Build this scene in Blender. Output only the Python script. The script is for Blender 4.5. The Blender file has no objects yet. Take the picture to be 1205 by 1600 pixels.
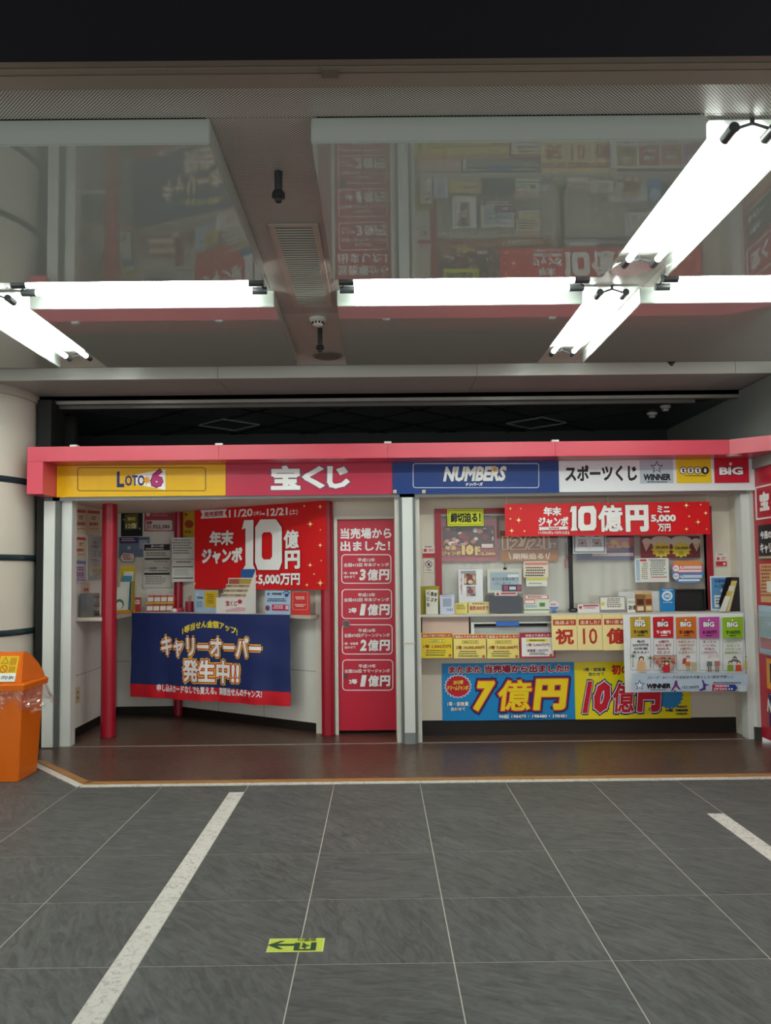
import bpy, bmesh, math, random
from mathutils import Vector, Matrix
random.seed(7)
SC = bpy.context.scene
COL = SC.collection
# ------------------------------------------------------------------ camera
F = 1241.0; CAMH = 1.49
PITCH, YAW, ROLL = 0.0535, 0.004, 0.011
SX, SY = 0.00325, 0.0169
cam = bpy.data.cameras.new('camera'); cam_o = bpy.data.objects.new('camera', cam); COL.objects.link(cam_o)
cam.sensor_fit = 'VERTICAL'; cam.sensor_height = 36.0; cam.lens = F * 36.0 / 1600.0
cam.shift_x = SX; cam.shift_y = SY; cam.clip_start = 0.05
ROT = Matrix.Rotation(-YAW, 3, 'Z') @ Matrix.Rotation(math.pi / 2 + PITCH, 3, 'X') @ Matrix.Rotation(-ROLL, 3, 'Z')
CP = Vector((0, 0, CAMH))
cam_o.matrix_world = Matrix.Translation(CP) @ ROT.to_4x4()
SC.camera = cam_o
# ------------------------------------------------------------------ world, exposure
w = bpy.data.worlds.new('world'); SC.world = w; w.use_nodes = True
w.node_tree.nodes['Background'].inputs[0].default_value = (0.95, 1.0, 0.97, 1)
w.node_tree.nodes['Background'].inputs[1].default_value = 0.34
SC.view_settings.view_transform = 'Standard'; SC.view_settings.look = 'None'
SC.view_settings.gamma = 1.0; SC.view_settings.use_curve_mapping = False
SC.view_settings.exposure = 2.0
TUBE_POWER = 11.0

# ------------------------------------------------------------------ pixel helpers (1205 x 1600 photograph)
def ray(px, py):
    v = Vector(((px - 602.5 + SX * 1600) / F, -(py - 800 - SY * 1600) / F, -1.0))
    return ROT @ v
class Plane:
    def __init__(s, p0, u, v=(0, 0, 1), disp=None):
        s.p0 = Vector(p0); s.u = Vector(u).normalized(); s.v = Vector(v).normalized()
        s.n = s.u.cross(s.v).normalized(); s.disp = disp
    def hit(s, px, py, d=0.0):
        r = ray(px, py); t = (s.p0 + s.n * d - CP).dot(s.n) / r.dot(s.n)
        return CP + r * t
    def uv(s, px, py, d=0.0):
        q = s.hit(px, py, d) - s.p0
        return q.dot(s.u), q.dot(s.v)
    def rect(s, b, d=0.0):
        xc, yc = (b[0] + b[2]) / 2, (b[1] + b[3]) / 2
        u0 = s.uv(b[0], yc, d)[0]; u1 = s.uv(b[2], yc, d)[0]
        v1 = s.uv(xc, b[1], d)[1]; v0 = s.uv(xc, b[3], d)[1]
        return u0, v0, u1, v1
    def pt(s, u, v, d=0.0):
        if s.disp: d += s.disp(u, v)
        return s.p0 + s.u * u + s.v * v + s.n * d
def front(y): return Plane((0, y, 0), (1, 0, 0))
def W(px, py, y): return front(y).hit(px, py)
def onz(px, py, z):
    r = ray(px, py); return CP + r * ((z - CP.z) / r.z)

# ------------------------------------------------------------------ materials
def lin(c): return c / 12.92 if c <= 0.04045 else ((c + 0.055) / 1.055) ** 2.4
def rgb(h):
    h = h.lstrip('#'); return tuple(lin(int(h[i:i + 2], 16) / 255) for i in (0, 2, 4)) + (1,)
MC = {}
def new_mat(name):
    m = bpy.data.materials.new(name); m.use_nodes = True
    nt = m.node_tree; return m, nt, nt.nodes['Principled BSDF']
def M(h, rough=0.5, metal=0.0, spec=0.4, var=0.06, scale=9.0, coat=0.0):
    k = (h, rough, metal, spec, var, scale, coat)
    if k in MC: return MC[k]
    m, nt, p = new_mat('paint_' + h.strip('#'))
    p.inputs['Roughness'].default_value = rough; p.inputs['Metallic'].default_value = metal
    p.inputs['Specular IOR Level'].default_value = spec; p.inputs['Coat Weight'].default_value = coat
    c = rgb(h)
    tc = nt.nodes.new('ShaderNodeTexCoord'); no = nt.nodes.new('ShaderNodeTexNoise')
    no.inputs['Scale'].default_value = scale; no.inputs['Detail'].default_value = 3
    mx = nt.nodes.new('ShaderNodeMix'); mx.data_type = 'RGBA'
    mx.inputs['A'].default_value = tuple(x * (1 - var) for x in c[:3]) + (1,)
    mx.inputs['B'].default_value = tuple(min(1, x * (1 + var)) for x in c[:3]) + (1,)
    nt.links.new(tc.outputs['Object'], no.inputs['Vector']); nt.links.new(no.outputs['Fac'], mx.inputs['Factor'])
    nt.links.new(mx.outputs['Result'], p.inputs['Base Color'])
    MC[k] = m; return m
def node(nt, t, **kw):
    n = nt.nodes.new(t)
    for k, v in kw.items(): setattr(n, k, v)
    return n
def mat_slate():
    m, nt, p = new_mat('slate_tile')
    tc = node(nt, 'ShaderNodeTexCoord'); oi = node(nt, 'ShaderNodeObjectInfo')
    ad = node(nt, 'ShaderNodeVectorMath', operation='ADD'); sc = node(nt, 'ShaderNodeVectorMath', operation='SCALE')
    cmb = node(nt, 'ShaderNodeCombineXYZ'); nt.links.new(oi.outputs['Random'], cmb.inputs[0]); nt.links.new(oi.outputs['Random'], cmb.inputs[1])
    sc.inputs['Scale'].default_value = 37.0; nt.links.new(cmb.outputs[0], sc.inputs[0])
    # turn the cleft direction by a random angle per tile
    vr = node(nt, 'ShaderNodeVectorRotate'); vr.rotation_type = 'Z_AXIS'
    mu = node(nt, 'ShaderNodeMath', operation='MULTIPLY'); mu.inputs[1].default_value = 1.3
    nt.links.new(oi.outputs['Random'], mu.inputs[0]); nt.links.new(mu.outputs[0], vr.inputs['Angle'])
    nt.links.new(tc.outputs['Object'], vr.inputs['Vector'])
    st = node(nt, 'ShaderNodeVectorMath', operation='MULTIPLY'); st.inputs[1].default_value = (7, 26, 1)
    nt.links.new(vr.outputs[0], st.inputs[0]); nt.links.new(st.outputs[0], ad.inputs[0]); nt.links.new(sc.outputs[0], ad.inputs[1])
    n1 = node(nt, 'ShaderNodeTexNoise'); n1.inputs['Scale'].default_value = 1.0; n1.inputs['Detail'].default_value = 7; n1.inputs['Roughness'].default_value = .65; n1.inputs['Distortion'].default_value = 1.1
    n2 = node(nt, 'ShaderNodeTexNoise'); n2.inputs['Scale'].default_value = 3.0; n2.inputs['Detail'].default_value = 4
    nt.links.new(ad.outputs[0], n1.inputs['Vector'])
    ad2 = node(nt, 'ShaderNodeVectorMath', operation='ADD'); nt.links.new(tc.outputs['Object'], ad2.inputs[0]); nt.links.new(sc.outputs[0], ad2.inputs[1])
    nt.links.new(ad2.outputs[0], n2.inputs['Vector'])
    cr = node(nt, 'ShaderNodeValToRGB'); cr.color_ramp.elements[0].position = .32; cr.color_ramp.elements[1].position = .72
    cr.color_ramp.elements[0].color = rgb('#464747'); cr.color_ramp.elements[1].color = rgb('#6c6c6a')
    nt.links.new(n1.outputs['Fac'], cr.inputs[0])
    hs = node(nt, 'ShaderNodeHueSaturation'); ma = node(nt, 'ShaderNodeMath', operation='MULTIPLY_ADD')
    ma.inputs[1].default_value = .5; ma.inputs[2].default_value = .75
    nt.links.new(n2.outputs['Fac'], ma.inputs[0]); nt.links.new(ma.outputs[0], hs.inputs['Value']); nt.links.new(cr.outputs[0], hs.inputs['Color'])
    nt.links.new(hs.outputs[0], p.inputs['Base Color'])
    p.inputs['Roughness'].default_value = .5; p.inputs['Specular IOR Level'].default_value = .35
    bp = node(nt, 'ShaderNodeBump'); bp.inputs['Strength'].default_value = .35; bp.inputs['Distance'].default_value = .004
    nt.links.new(n1.outputs['Fac'], bp.inputs['Height']); nt.links.new(bp.outputs[0], p.inputs['Normal'])
    return m
def mat_stone():
    m, nt, p = new_mat('pale_marble_strip')
    tc = node(nt, 'ShaderNodeTexCoord'); n1 = node(nt, 'ShaderNodeTexNoise'); n1.inputs['Scale'].default_value = 22; n1.inputs['Detail'].default_value = 8; n1.inputs['Distortion'].default_value = 2.0
    nt.links.new(tc.outputs['Object'], n1.inputs['Vector'])
    cr = node(nt, 'ShaderNodeValToRGB'); cr.color_ramp.elements[0].position = .36; cr.color_ramp.elements[1].position = .52
    cr.color_ramp.elements[0].color = rgb('#bab3ac'); cr.color_ramp.elements[1].color = rgb('#d8d3cd')
    nt.links.new(n1.outputs['Fac'], cr.inputs[0]); nt.links.new(cr.outputs[0], p.inputs['Base Color']); p.inputs['Roughness'].default_value = .5
    return m
def mat_brown():
    m, nt, p = new_mat('brown_vinyl_floor')
    tc = node(nt, 'ShaderNodeTexCoord'); n1 = node(nt, 'ShaderNodeTexNoise'); n1.inputs['Scale'].default_value = 30; n1.inputs['Detail'].default_value = 6
    n2 = node(nt, 'ShaderNodeTexNoise'); n2.inputs['Scale'].default_value = 2.2; n2.inputs['Detail'].default_value = 3
    nt.links.new(tc.outputs['Object'], n1.inputs['Vector']); nt.links.new(tc.outputs['Object'], n2.inputs['Vector'])
    cr = node(nt, 'ShaderNodeValToRGB'); cr.color_ramp.elements[0].position = .35; cr.color_ramp.elements[1].position = .7
    cr.color_ramp.elements[0].color = rgb('#44312a'); cr.color_ramp.elements[1].color = rgb('#694e40')
    nt.links.new(n1.outputs['Fac'], cr.inputs[0])
    hs = node(nt, 'ShaderNodeHueSaturation'); ma = node(nt, 'ShaderNodeMath', operation='MULTIPLY_ADD'); ma.inputs[1].default_value = .7; ma.inputs[2].default_value = .65
    nt.links.new(n2.outputs['Fac'], ma.inputs[0]); nt.links.new(ma.outputs[0], hs.inputs['Value']); nt.links.new(cr.outputs[0], hs.inputs['Color'])
    nt.links.new(hs.outputs[0], p.inputs['Base Color'])
    p.inputs['Roughness'].default_value = .3; p.inputs['Specular IOR Level'].default_value = .4
    return m
def mat_perf(h='#d6d0c6'):
    m, nt, p = new_mat('perforated_metal')
    tc = node(nt, 'ShaderNodeTexCoord'); sp = node(nt, 'ShaderNodeSeparateXYZ'); nt.links.new(tc.outputs['Object'], sp.inputs[0])
    def cell(off):
        outs = []
        for i in (0, 1):
            a = node(nt, 'ShaderNodeMath', operation='MULTIPLY_ADD'); a.inputs[1].default_value = 1 / .0135; a.inputs[2].default_value = off
            nt.links.new(sp.outputs[i], a.inputs[0])
            f = node(nt, 'ShaderNodeMath', operation='FRACT'); nt.links.new(a.outputs[0], f.inputs[0])
            s = node(nt, 'ShaderNodeMath', operation='SUBTRACT'); s.inputs[1].default_value = .5; nt.links.new(f.outputs[0], s.inputs[0])
            q = node(nt, 'ShaderNodeMath', operation='POWER'); q.inputs[1].default_value = 2
            ab = node(nt, 'ShaderNodeMath', operation='ABSOLUTE'); nt.links.new(s.outputs[0], ab.inputs[0]); nt.links.new(ab.outputs[0], q.inputs[0])
            outs.append(q)
        ad = node(nt, 'ShaderNodeMath', operation='ADD'); nt.links.new(outs[0].outputs[0], ad.inputs[0]); nt.links.new(outs[1].outputs[0], ad.inputs[1])
        return ad
    a, b = cell(100.0), cell(100.5)
    mn = node(nt, 'ShaderNodeMath', operation='MINIMUM'); nt.links.new(a.outputs[0], mn.inputs[0]); nt.links.new(b.outputs[0], mn.inputs[1])
    lt = node(nt, 'ShaderNodeMath', operation='LESS_THAN'); lt.inputs[1].default_value = .075; nt.links.new(mn.outputs[0], lt.inputs[0])
    mx = node(nt, 'ShaderNodeMix', data_type='RGBA'); mx.inputs['A'].default_value = rgb(h); mx.inputs['B'].default_value = rgb('#1c1b19')
    nt.links.new(lt.outputs[0], mx.inputs['Factor']); nt.links.new(mx.outputs['Result'], p.inputs['Base Color'])
    p.inputs['Roughness'].default_value = .35
    return m
def mat_glass(name='window_glass', tint=(1, 1, 1, 1), gl=0.9, ior=1.45, haze=0.0):
    m, nt, p = new_mat(name); nt.nodes.remove(p); out = nt.nodes['Material Output']
    tr = node(nt, 'ShaderNodeBsdfTransparent'); tr.inputs[0].default_value = tint
    g = node(nt, 'ShaderNodeBsdfGlossy'); g.inputs['Roughness'].default_value = .03; g.inputs[0].default_value = (gl, gl, gl, 1)
    fr = node(nt, 'ShaderNodeFresnel'); ge = node(nt, 'ShaderNodeNewGeometry')
    mi = node(nt, 'ShaderNodeMix'); mi.inputs['A'].default_value = ior; mi.inputs['B'].default_value = 1 / ior
    nt.links.new(ge.outputs['Backfacing'], mi.inputs['Factor']); nt.links.new(mi.outputs['Result'], fr.inputs[0])
    mx = node(nt, 'ShaderNodeMixShader'); nt.links.new(fr.outputs[0], mx.inputs[0]); nt.links.new(tr.outputs[0], mx.inputs[1]); nt.links.new(g.outputs[0], mx.inputs[2])
    last = mx
    if haze:
        d = node(nt, 'ShaderNodeBsdfDiffuse'); d.inputs[0].default_value = (.85, .85, .85, 1)
        m2 = node(nt, 'ShaderNodeMixShader'); m2.inputs[0].default_value = haze
        nt.links.new(mx.outputs[0], m2.inputs[1]); nt.links.new(d.outputs[0], m2.inputs[2]); last = m2
    nt.links.new(last.outputs[0], out.inputs[0]); return m
def mat_emit(h, s):
    m, nt, p = new_mat('fluorescent_light'); p.inputs['Base Color'].default_value = rgb('#ffffff')
    p.inputs['Emission Color'].default_value = rgb(h); p.inputs['Emission Strength'].default_value = s; return m
def mat_relief(h, rough=.6, scale=5.0, strength=.5):
    m, nt, p = new_mat('embossed_wall'); p.inputs['Base Color'].default_value = rgb(h); p.inputs['Roughness'].default_value = rough
    tc = node(nt, 'ShaderNodeTexCoord'); n1 = node(nt, 'ShaderNodeTexNoise'); n1.inputs['Scale'].default_value = scale; n1.inputs['Detail'].default_value = 2; n1.inputs['Distortion'].default_value = 4
    nt.links.new(tc.outputs['Object'], n1.inputs['Vector'])
    b = node(nt, 'ShaderNodeBump'); b.inputs['Strength'].default_value = strength; b.inputs['Distance'].default_value = .01
    nt.links.new(n1.outputs['Fac'], b.inputs['Height']); nt.links.new(b.outputs[0], p.inputs['Normal']); return m
def mat_wood():
    m, nt, p = new_mat('timber_edge'); tc = node(nt, 'ShaderNodeTexCoord')
    mp = node(nt, 'ShaderNodeVectorMath', operation='MULTIPLY'); mp.inputs[1].default_value = (2, 40, 40); nt.links.new(tc.outputs['Object'], mp.inputs[0])
    n = node(nt, 'ShaderNodeTexNoise'); n.inputs['Scale'].default_value = 1.5; n.inputs['Detail'].default_value = 5; nt.links.new(mp.outputs[0], n.inputs['Vector'])
    cr = node(nt, 'ShaderNodeValToRGB'); cr.color_ramp.elements[0].color = rgb('#8a5c2c'); cr.color_ramp.elements[1].color = rgb('#c08a4c')
    nt.links.new(n.outputs['Fac'], cr.inputs[0]); nt.links.new(cr.outputs[0], p.inputs['Base Color']); p.inputs['Roughness'].default_value = .45; return m

SLATE = mat_slate(); STONE = mat_stone(); BROWN = mat_brown(); PERF = mat_perf(); GLASS = mat_glass(); WOOD = mat_wood()
ACRYL = mat_glass('clear_acrylic', (.93, .94, .95, 1), .9, 1.4, .06)
SMOKE = mat_glass('smoky_acrylic', (.6, .6, .63, 1), .9, 1.5, .08)
BAG = mat_glass('thin_plastic_bag', (.93, .88, .88, 1), 1.0, 1.75, .05)
TUBE = mat_emit('#f4fff6', TUBE_POWER)
GLOSS = M('#9ea49e', .012, 0, .6, .01)         # enamelled ceiling panel
EMBOSS = mat_relief('#dcd8d0', .5, 4.0, .35)
CREAM = M('#d9d0c2', .6, 0, .3, .02)
WHITE = M('#e2e2de', .45, 0, .4, .02)
POSTW = M('#d4d6d2', .3, 0, .5, .02)
REDF = M('#d4465a', .3, 0, .5, .03)            # red frame of the kiosk
REDP = M('#a01229', .28, 0, .5, .04)           # red poles
DARK = M('#141416', .6)
GREYM = M('#7e8286', .4, .3)
STEEL = M('#b9b9b4', .3, .8)

# ------------------------------------------------------------------ mesh builders
class MB:
    def __init__(s): s.v = []; s.f = []
    def quad(s, *p):
        n = len(s.v); s.v += [tuple(x) for x in p]; s.f.append(tuple(range(n, n + len(p)))); return s
    def box(s, x0, x1, y0, y1, z0, z1):
        n = len(s.v)
        s.v += [(x0, y0, z0), (x1, y0, z0), (x1, y1, z0), (x0, y1, z0), (x0, y0, z1), (x1, y0, z1), (x1, y1, z1), (x0, y1, z1)]
        s.f += [tuple(n + i for i in q) for q in ((3, 2, 1, 0), (4, 5, 6, 7), (0, 1, 5, 4), (1, 2, 6, 5), (2, 3, 7, 6), (3, 0, 4, 7))]
        return s
    def hexa(s, p):
        n = len(s.v); s.v += [tuple(x) for x in p]
        s.f += [tuple(n + i for i in q) for q in ((3, 2, 1, 0), (4, 5, 6, 7), (0, 1, 5, 4), (1, 2, 6, 5), (2, 3, 7, 6), (3, 0, 4, 7))]
        return s
    def pslab(s, pl, r, d0, d1):
        u0, v0, u1, v1 = r
        return s.hexa([pl.pt(u0, v0, d0), pl.pt(u1, v0, d0), pl.pt(u1, v0, d1), pl.pt(u0, v0, d1),
                       pl.pt(u0, v1, d0), pl.pt(u1, v1, d0), pl.pt(u1, v1, d1), pl.pt(u0, v1, d1)])
    def prism(s, pts, off):
        n = len(s.v); k = len(pts); off = Vector(off)
        s.v += [tuple(p) for p in pts] + [tuple(Vector(p) + off) for p in pts]
        s.f += [tuple(range(n + k - 1, n - 1, -1)), tuple(range(n + k, n + 2 * k))]
        s.f += [(n + i, n + (i + 1) % k, n + k + (i + 1) % k, n + k + i) for i in range(k)]
        return s
    def cyl(s, a, b, r, r2=None, seg=16, cap=True):
        a, b = Vector(a), Vector(b); r2 = r if r2 is None else r2
        d = (b - a).normalized(); t = Vector((0, 0, 1)) if abs(d.z) < .9 else Vector((1, 0, 0))
        x = d.cross(t).normalized(); y = d.cross(x); n = len(s.v)
        for c, rr in ((a, r), (b, r2)):
            for i in range(seg):
                q = 2 * math.pi * i / seg; s.v.append(tuple(c + (x * math.cos(q) + y * math.sin(q)) * rr))
        s.f += [(n + i, n + (i + 1) % seg, n + seg + (i + 1) % seg, n + seg + i) for i in range(seg)]
        if cap: s.f += [tuple(n + i for i in range(seg - 1, -1, -1)), tuple(n + seg + i for i in range(seg))]
        return s
    def lathe(s, c, prof, seg=24, z=1):
        c = Vector(c); n = len(s.v)
        for r, h in prof:
            for i in range(seg):
                q = 2 * math.pi * i / seg; s.v.append((c.x + r * math.cos(q), c.y + r * math.sin(q), c.z + z * h))
        for j in range(len(prof) - 1):
            for i in range(seg):
                a = n + j * seg + i; b = n + j * seg + (i + 1) % seg; s.f.append((a, b, b + seg, a + seg))
        s.f += [tuple(n + i for i in range(seg - 1, -1, -1)), tuple(n + (len(prof) - 1) * seg + i for i in range(seg))]
        return s
    def build(s, name, mat, parent=None, smooth=False, bevel=0.0):
        me = bpy.data.meshes.new(name); me.from_pydata(s.v, [], s.f)
        bm = bmesh.new(); bm.from_mesh(me); bmesh.ops.recalc_face_normals(bm, faces=bm.faces)
        if bevel: bmesh.ops.bevel(bm, geom=list(bm.edges), offset=bevel, segments=2, affect='EDGES', clamp_overlap=True)
        bm.to_mesh(me); bm.free()
        if smooth:
            for p in me.polygons: p.use_smooth = True
            try: me.set_sharp_from_angle(angle=math.radians(40))
            except Exception: pass
        me.materials.append(mat)
        o = bpy.data.objects.new(name, me); COL.objects.link(o); o.parent = parent; return o
def tag(o, label, cat, group=None):
    o['label'] = label; o['category'] = cat
    if group: o['group'] = group
    return o
def struct(o, label=None):
    o['kind'] = 'structure'
    if label: o['label'] = label
    return o
def thing(name, label, cat, group=None):
    o = bpy.data.objects.new(name, None); COL.objects.link(o); return tag(o, label, cat, group)

# ------------------------------------------------------------------ flat print: lettering and shapes on a plane
GC = {}
def glyphs(text, bold, shear):
    k = (text, bold, shear)
    if k in GC: return GC[k]
    c = bpy.data.curves.new('lettering', 'FONT'); c.body = text; c.resolution_u = 2; c.shear = shear
    o = bpy.data.objects.new('lettering', c); COL.objects.link(o)
    dg = bpy.context.evaluated_depsgraph_get(); ev = o.evaluated_get(dg); me = ev.to_mesh()
    vs = [(p.co.x, p.co.y, 0.0) for p in me.vertices]; fs = [tuple(p.vertices) for p in me.polygons]
    ev.to_mesh_clear(); bpy.data.objects.remove(o); bpy.data.curves.remove(c)
    if bold:
        cnt = {}
        for f in fs:
            for i in range(len(f)):
                a, b = f[i], f[(i + 1) % len(f)]; cnt[(min(a, b), max(a, b))] = cnt.get((min(a, b), max(a, b)), 0) + 1
        for (a, b), n in cnt.items():
            if n != 1: continue
            ax, ay = vs[a][:2]; bx, by = vs[b][:2]; dx, dy = bx - ax, by - ay; L = math.hypot(dx, dy)
            if L < 1e-6: continue
            dx *= bold / L; dy *= bold / L; e = min(.85, .5 * L / bold); q = len(vs)
            j = .00002 + (q * 7919 % 997) / 997 * .00024; vs += [(ax - dx * e + dy, ay - dy * e - dx, j), (bx + dx * e + dy, by + dy * e - dx, j), (bx + dx * e - dy, by + dy * e + dx, j), (ax - dx * e - dy, ay - dy * e + dx, j)]
            fs.append((q, q + 1, q + 2, q + 3))
    GC[k] = (vs, fs); return GC[k]
LAY = {}
def lay(root, base=None):
    if base is not None: LAY[root.name] = base
    LAY[root.name] = LAY.get(root.name, .004) + .0005
    return LAY[root.name]
def flat(root, pl, vs, fs, mat, name, d=None, label=None, fine=False):
    """vs in plane (u, v) coordinates"""
    d = lay(root) if d is None else d
    me = bpy.data.meshes.new(name); me.from_pydata([(q[0], q[1], q[2] if len(q) > 2 else 0) for q in vs], [], fs)
    if fine and pl.disp:
        bm = bmesh.new(); bm.from_mesh(me); bmesh.ops.triangulate(bm, faces=bm.faces)
        for it in range(5):
            lg = [e for e in bm.edges if e.calc_length() > .045]
            if not lg: break
            bmesh.ops.subdivide_edges(bm, edges=lg, cuts=1); bmesh.ops.triangulate(bm, faces=bm.faces)
        bm.to_mesh(me); bm.free()
    for v in me.vertices: v.co = pl.pt(v.co.x, v.co.y, d + v.co.z)
    # normals towards the viewer
    bm = bmesh.new(); bm.from_mesh(me)
    for f in bm.faces:
        f.normal_update()
        if f.normal.dot(pl.n) < 0: f.normal_flip()
    bm.to_mesh(me); bm.free()
    me.materials.append(mat); o = bpy.data.objects.new(name, me); COL.objects.link(o); o.parent = root
    if label: o['label'] = label
    return o
def T(root, pl, text, box, h, bold=.02, shear=0.0, grow=0.0, arc=0.0, name='lettering', rough=.5, ref=None):
    """lettering fitted to a pixel box; grow = extra stroke for an outline layer, fitted as the plain text is"""
    mat = M(h, rough)
    vs, fs = glyphs(text, bold, shear)
    x0 = min(v[0] for v in vs); x1 = max(v[0] for v in vs); y0 = min(v[1] for v in vs); y1 = max(v[1] for v in vs)
    if grow: vs, fs = glyphs(text, bold + grow, shear)
    u0, v0, u1, v1 = pl.rect(box); sx = (u1 - u0) / max(1e-6, x1 - x0); sy = (v1 - v0) / max(1e-6, y1 - y0)
    out = []
    for x, y, j in vs:
        a = (x - x0) * sx; b = (y - y0) * sy
        if arc: q = a / (u1 - u0) * 2 - 1; b += arc * (1 - q * q)
        out.append((u0 + a, v0 + b, j))
    return flat(root, pl, out, fs, mat, name, fine=True)
def R(root, pl, box, h, name='print_block', rough=.5, label=None):
    u0, v0, u1, v1 = pl.rect(box)
    return flat(root, pl, [(u0, v0), (u1, v0), (u1, v1), (u0, v1)], [(0, 1, 2, 3)], M(h, rough), name, label=label, fine=True)
def G(root, pl, pts, h, name='print_shape', rough=.5):
    return flat(root, pl, [pl.uv(*p) for p in pts], [tuple(range(len(pts)))], M(h, rough), name, fine=True)
def ellp(cx, cy, rx, ry, n=20): return [(cx + rx * math.cos(2 * math.pi * i / n), cy + ry * math.sin(2 * math.pi * i / n)) for i in range(n)]
def E_(root, pl, cx, cy, rx, ry, h, name='print_disc', n=20): return G(root, pl, ellp(cx, cy, rx, ry, n), h, name)
def starp(cx, cy, r0, r1, n, a0=-math.pi / 2, sy=1.0):
    return [(cx + (r0 if i % 2 == 0 else r1) * math.cos(a0 + math.pi * i / n), cy + sy * (r0 if i % 2 == 0 else r1) * math.sin(a0 + math.pi * i / n)) for i in range(2 * n)]
def STAR(root, pl, cx, cy, r0, r1, n, h, name='print_star', sy=1.0):
    pts = starp(cx, cy, r0, r1, n, sy=sy); vs = [pl.uv(cx, cy)] + [pl.uv(*p) for p in pts]; k = len(pts)
    return flat(root, pl, vs, [(0, 1 + i, 1 + (i + 1) % k) for i in range(k)], M(h), name, fine=True)
def rr(b, r, n=4):
    x0, y0, x1, y1 = b; out = []
    for cx, cy, a in ((x1 - r, y1 - r, 0), (x0 + r, y1 - r, 90), (x0 + r, y0 + r, 180), (x1 - r, y0 + r, 270)):
        for i in range(n + 1):
            q = math.radians(a + 90 * i / n); out.append((cx + r * math.cos(q), cy + r * math.sin(q)))
    return out
def RB(root, pl, box, wpx, h, rad=4, name='border'):
    """rounded border line"""
    a = rr(box, rad); b = rr((box[0] + wpx, box[1] + wpx, box[2] - wpx, box[3] - wpx), max(.3, rad - wpx)); k = len(a)
    return flat(root, pl, [pl.uv(*p) for p in a + b], [(i, (i + 1) % k, k + (i + 1) % k, k + i) for i in range(k)], M(h), name)
def RF(root, pl, box, h, rad=3, name='print_block'): return G(root, pl, rr(box, rad), h, name)
def SMALL(root, pl, box, rows, h, fill=.55, name='small_print', wpx=(1.6, 4.0)):
    """rows of small dashes standing for print too small to read"""
    vs, fs = [], []; x0, y0, x1, y1 = box; st = (y1 - y0) / rows
    for r in range(rows):
        y = y0 + r * st; x = x0 + random.random() * 2; end = x1 - random.random() * (x1 - x0) * .25
        while x < end:
            l = min(random.uniform(*wpx), end - x); n = len(vs)
            vs += [pl.uv(*p) for p in ((x, y + st * fill), (x + l, y + st * fill), (x + l, y), (x, y))]; fs.append((n, n + 1, n + 2, n + 3)); x += l + .7
    return flat(root, pl, vs, fs, M(h), name)
def board(name, label, cat, pl, box, h, d=.004, t=.004, group=None, rough=.5, zmin=None, mat=None, parent=None, coat=0.0):
    """a sheet, card or panel lying on a plane: front at d + t"""
    r = list(pl.rect(box, d))
    if zmin is not None: r[1] = zmin - pl.p0.z
    mb = MB(); 
    if pl.disp:
        nu, nv = 40, 20; u0, v0, u1, v1 = r
        for dd in (d, d + t):
            for j in range(nv + 1):
                for i in range(nu + 1): mb.v.append(tuple(pl.pt(u0 + (u1 - u0) * i / nu, v0 + (v1 - v0) * j / nv, dd)))
        k = (nu + 1) * (nv + 1)
        for j in range(nv):
            for i in range(nu):
                a = j * (nu + 1) + i; mb.f.append((a + nu + 1, a + nu + 2, a + 1, a)); mb.f.append((k + a, k + a + 1, k + a + nu + 2, k + a + nu + 1))
        rim = [i for i in range(nu)] + [j * (nu + 1) + nu for j in range(nv)] + [nv * (nu + 1) + nu - i for i in range(nu)] + [(nv - j) * (nu + 1) for j in range(nv)]
        for i in range(len(rim)): a, b = rim[i], rim[(i + 1) % len(rim)]; mb.f.append((a, b, k + b, k + a))
    else: mb.pslab(pl, r, d, d + t)
    o = mb.build(name, mat or M(h, rough, 0, .4, .03, 9.0, coat), parent, smooth=bool(pl.disp))
    if cat: tag(o, label, cat, group)
    LAY[o.name] = d + t
    return o

# ================================================================== THE SETTING
# ---- floor: slate tiles 0.6 m with joints
fl = struct(MB().box(-5.2, 5.2, -3, 5.68, -.08, -.0012).build('floor', M('#c9c2b6', .7)), 'grey slate tiled floor of the concourse')
MB().box(-5.2, 4.6, 5.68, 9.0, -.10, -.052).build('subfloor', M('#6c6a66', .7), fl)
TX0, TS = -.335, .6035
tile_me = None
for r in range(9):
    yb = 5.51 - .6 * r
    for c in range(-7, 8):
        x0, x1 = TX0 + TS * c, TX0 + TS * (c + 1); y0, y1 = yb - .6, yb
        strip = (c == -2 and True) or (c == 3 and r >= 1)
        if strip:
            MB().box(x0 + .0025, x1 - .104, y0 + .0025, y1 - .0025, -.03, 0).build('tile', SLATE, fl)
            s_ = MB().box(x1 - .1, x1 - .002, y0 + .001, y1 - .001, -.03, .0005).build('marble_strip', STONE, fl); s_['label'] = 'pale marble strip'
        elif tile_me is None:
            o = MB().box(-TS / 2 + .0025, TS / 2 - .0025, -.2975, .2975, -.03, 0).build('tile', SLATE, fl); o.location = ((x0 + x1) / 2, (y0 + y1) / 2, 0); tile_me = o.data
        else:
            o = bpy.data.objects.new('tile', tile_me); COL.objects.link(o); o.parent = fl; o.location = ((x0 + x1) / 2, (y0 + y1) / 2, 0)
for c in range(-7, 8):
    x0, x1 = TX0 + TS * c, TX0 + TS * (c + 1)
    MB().box(x0 + .002, x1 - .002, 5.512, 5.676, -.03, 0).build('tile', SLATE, fl)
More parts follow.
